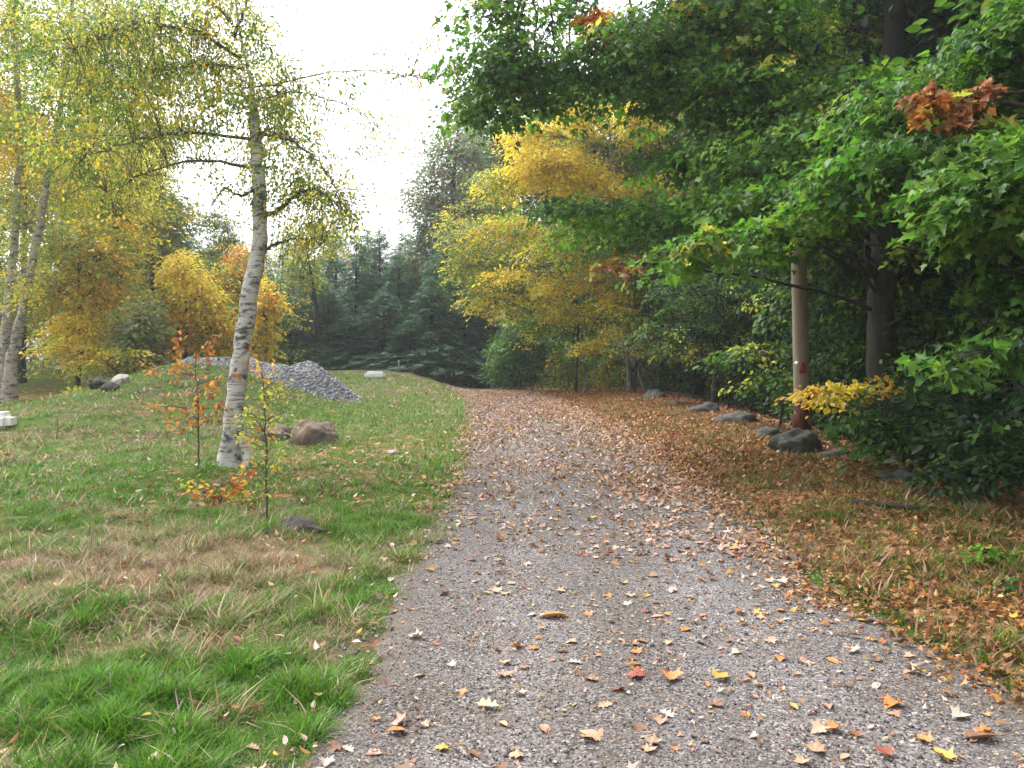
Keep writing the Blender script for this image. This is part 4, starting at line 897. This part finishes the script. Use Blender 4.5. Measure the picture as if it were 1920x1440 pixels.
def rock_px(px, py, wpx, hpx, label, mat, seed, name='boulder', cat='rock', group=None, dep=.8, **kw):
    x, y = G(px, py); k = y / F / 2
    return rock(name, label, cat, (x, y + wpx * k * dep * .5), (wpx * k, wpx * k * dep, hpx * k * 1.35), mat, seed, group, **kw)
rock_px(592, 833, 92, 58, 'brown boulder with a flat grey top on the lawn right of the birch', M_BROWNROCK, 3)
rock_px(558, 1003, 110, 46, 'dark half buried rock in the grass nearer the camera than the birch', M_DARKROCK, 55, sink=.55, rough=.5)
rock_px(735, 852, 26, 8, 'small pale flat stone lying in the leafy lawn', M_PALEROCK, 7, 'stone')
rock_px(525, 826, 80, 32, 'low brown rock left of the brown boulder', M_BROWNROCK, 17)
SG = 'boulders of the tumbled stone row at the edge of the wood'
rock_px(1500, 850, 96, 56, 'mossy grey boulder at the foot of the pale pole', M_GRANITE, 9, group=SG)
for px, py, w, h, sd, lab in [(1440, 822, 80, 38, 21, 'low grey boulder just left of the mossy boulder'), (1385, 795, 90, 40, 22, 'grey boulder third from the pole foot in the stone row'), (1325, 775, 80, 40, 23, 'pale boulder in the middle of the stone row'), (1275, 760, 70, 40, 24, 'pale rounded boulder near the far end of the stone row'), (1230, 748, 60, 34, 25, 'small grey boulder at the far end of the stone row by the leaning saplings'),
                              (1590, 862, 110, 36, 26, 'dark shaded boulder right of the mossy boulder'), (1700, 905, 120, 40, 27, 'dark shaded boulder under the saplings'), (1830, 960, 150, 50, 28, 'black shaded boulder at the right edge of the verge'), (1290, 748, 60, 36, 29, 'shaded boulder behind the pale rounded one')]:
    rock_px(px, py, w, h, lab, M_GRANITE, sd, group=SG, sink=.66)
RG = 'grey stones heaped on the dry bank'
for px, py, w, h, sd, lab in [(185, 728, 50, 22, 31, 'leftmost grey stone of the small heap on the bank'), (222, 722, 46, 26, 32, 'largest grey stone of the small heap on the bank'), (205, 732, 34, 16, 33, 'low front stone of the small heap on the bank')]:
    rock_px(px, py, w, h, lab, M_PALEROCK if sd == 32 else M_GRANITE, sd, 'stone', group=RG)
rock_px(383, 693, 18, 8, 'small white stone on the crest beside the gravel heap', M_PALEROCK, 41, 'stone')

# gravel heap
def heap(name, label, cx, cyy, rx, ryy, top, seed, n, bumps):
    gx, gy = np.meshgrid(np.linspace(-1.5, 1.5, 70), np.linspace(-1.5, 1.5, 60)); x = cx + gx * rx; y = cyy + gy * ryy
    def hz(x, y):
        r = np.zeros(np.shape(x))
        for (bx, by, br, bh) in bumps: r = np.maximum(r, bh * np.clip(1.15 - np.hypot((x - bx) / br, (y - by) / (br * .8)), 0, 1) ** .9)
        return H(x, y) - .08 + r + (fbm(x * 2.5, y * 2.5, seed) - .5) * .18 * (r > .02)
    mb = MB(); c = np.array([.17, .17, .18]); i = (np.arange(59)[:, None] * 70 + np.arange(69)[None]).ravel()
    mb.add(np.stack([x, y, hz(x, y)], -1), np.stack([i, i + 1, i + 71, i + 70], 1), c)
    a = U(-1.4, 1.4, n); b = U(-1.4, 1.4, n); x = cx + a * rx; y = cyy + b * ryy; z = hz(x, y); k = z > H(x, y) - .02
    x, y, z = x[k], y[k], z[k]; m = len(x)
    g = U(.16, .42, m)[:, None] * np.array([.97, .98, 1.03])
    stones(mb, np.stack([x, y, z], 1), U(.025, .075, m), g)
    return tag(mb.build(name, M_PEBBLE), label, 'gravel heap')
BUMPS = [(*W(px, py, Yh)[[0, 1]], r, max(.25, W(px, py, Yh)[2] - Hs(W(px, py, Yh)[0], Yh) + (.05 if px > 520 else .17))) for px, py, Yh, r in [(588, 682, 22.6, 1.25), (545, 686, 22.4, 1.2), (490, 687, 22.2, 1.3), (410, 690, 21.6, 1.2), (365, 694, 21.4, .9)]]
heap('gravel_heap', 'long low heap of grey crushed stone on the crest behind the birch', -6.9, 22.2, 3.2, 2.0, 1, 3, 22000, BUMPS)

# ------------------------------------------------------------------ pole, stump, branch, white things
x, y = (1506 - CX) / F * 14, 14.0; b = np.array([x, y, Hs(x, y) - .2]); tp = W(1488, 110, 14)
root = empty('utility_pole', tuple(b), 'pale weathered wooden utility pole rising from the stone row', 'utility pole')
mb = MB(); P, Rr = sub([b, (b + tp) / 2, tp], [.142, .124, .105], 14); tube(mb, P, Rr, 20, rough=.008); mb.build('shaft', M_POLE, root, True, b)
def plate(name, px, py, wpx, hpx, mat):
    k = 14 / F; c = W(px, py, 14 - .15); v = []
    th = np.linspace(-wpx * k / .3, wpx * k / .3, 6); mb = MB()
    for dz in (-hpx * k / 2, hpx * k / 2):
        for rr in (.137, .144): v += [(c[0] + rr * math.sin(t), 14 - rr * math.cos(t), c[2] + dz) for t in th]
    f = []
    for i in range(5): f += [(i, i + 1, i + 7, i + 6), (12 + i, 18 + i, 19 + i, 13 + i), (6 + i, 7 + i, 19 + i, 18 + i), (i, 12 + i, 13 + i, i + 1)]
    f += [(0, 6, 18, 12), (5, 17, 23, 11)]
    mb.add(v, np.array(f)); return mb.build(name, mat, root, False, b)
plate('red_marker', 1506, 690, 12, 20, M_REDTAG)
mb = MB(); c = W(1495, 681, 14 - .17); tube(mb, [c + [0, .06, 0], c + [0, 0, 0], c + [0, -.02, 0]], [.03, .03, .022], 10); mb.build('white_tag', M_WHITE, root, False, b)
x, y = (1512 - CX) / F * 12.9, 12.9; b = np.array([x, y, Hs(x, y) - .1])
mb = MB(); tube(mb, *sub([b, W(1508, 800, 12.9), W(1500, 765, 12.9), W(1522, 742, 12.9)], [.17, .13, .11, .05], 12, .03), 12, rough=.12)
o = mb.build('stump', M_STUMP, None, True, b); o.location = b; tag(o, 'dark reddish rotten stump leaning behind the mossy boulder', 'stump')
for pts, r, lab in [([(1540, 858, -.02), (1600, 950, .05), (1690, 962, .06), (1780, 968, .05)], .03, 'thin dark fallen branch lying along the edge of the verge')]:
    pp = []
    for px, py, dz in pts[1:]:
        xx, yy = G(px, py); pp.append((xx, yy, Hs(xx, yy) + dz))
    mb = MB(); tube(mb, *sub(pp, [r, r * .8, r * .4], 12, .02), 7); b = np.array(pp[0]); o = mb.build('fallen_branch', M_BARK, None, True, b); o.location = b; tag(o, lab, 'branch')
def wbox(name, label, cat, px, Y, hh, wpx, dep, rz=0):
    import bmesh
    x = (px - CX) / F * Y; z0 = Hs(x, Y) - .05; h = hh; w = wpx / F * Y
    bm = bmesh.new(); bmesh.ops.create_cube(bm, size=1)
    for v in bm.verts:
        s = 1 if v.co.z < 0 else .93; v.co = (v.co.x * w * s, v.co.y * dep * s, (v.co.z + .5) * h)
    bmesh.ops.bevel(bm, geom=bm.edges[:], offset=min(h, w) * .3, segments=5, affect='EDGES')
    me = bpy.data.meshes.new(name); bm.to_mesh(me); bm.free(); me.materials.append(M_WHITE)
    o = bpy.data.objects.new(name, me); scene.collection.objects.link(o); o.location = (x, Y, z0); o.rotation_euler[2] = rz
    return tag(o, label, cat)
wbox('white_tub', 'upturned white tub on the ground right of the gravel heap', 'tub', 703, 31, .32, 40, .5, .1)
wbox('white_container', 'white container cut off by the left edge behind the dry bank', 'container', -8, G(0, 803)[1], .33, 62, .6, .3)
x = (748 - CX) / F * 33; mb = MB(); b = np.array([x, 33, Hs(x, 33) - .1]); tube(mb, [b, b + [0, 0, .35], b + [.01, 0, .62]], [.035, .035, .03], 6)
o = mb.build('wooden_stake', M_GREYBARK, None, False, b); o.location = b; tag(o, 'short grey wooden stake right of the white tub', 'stake')
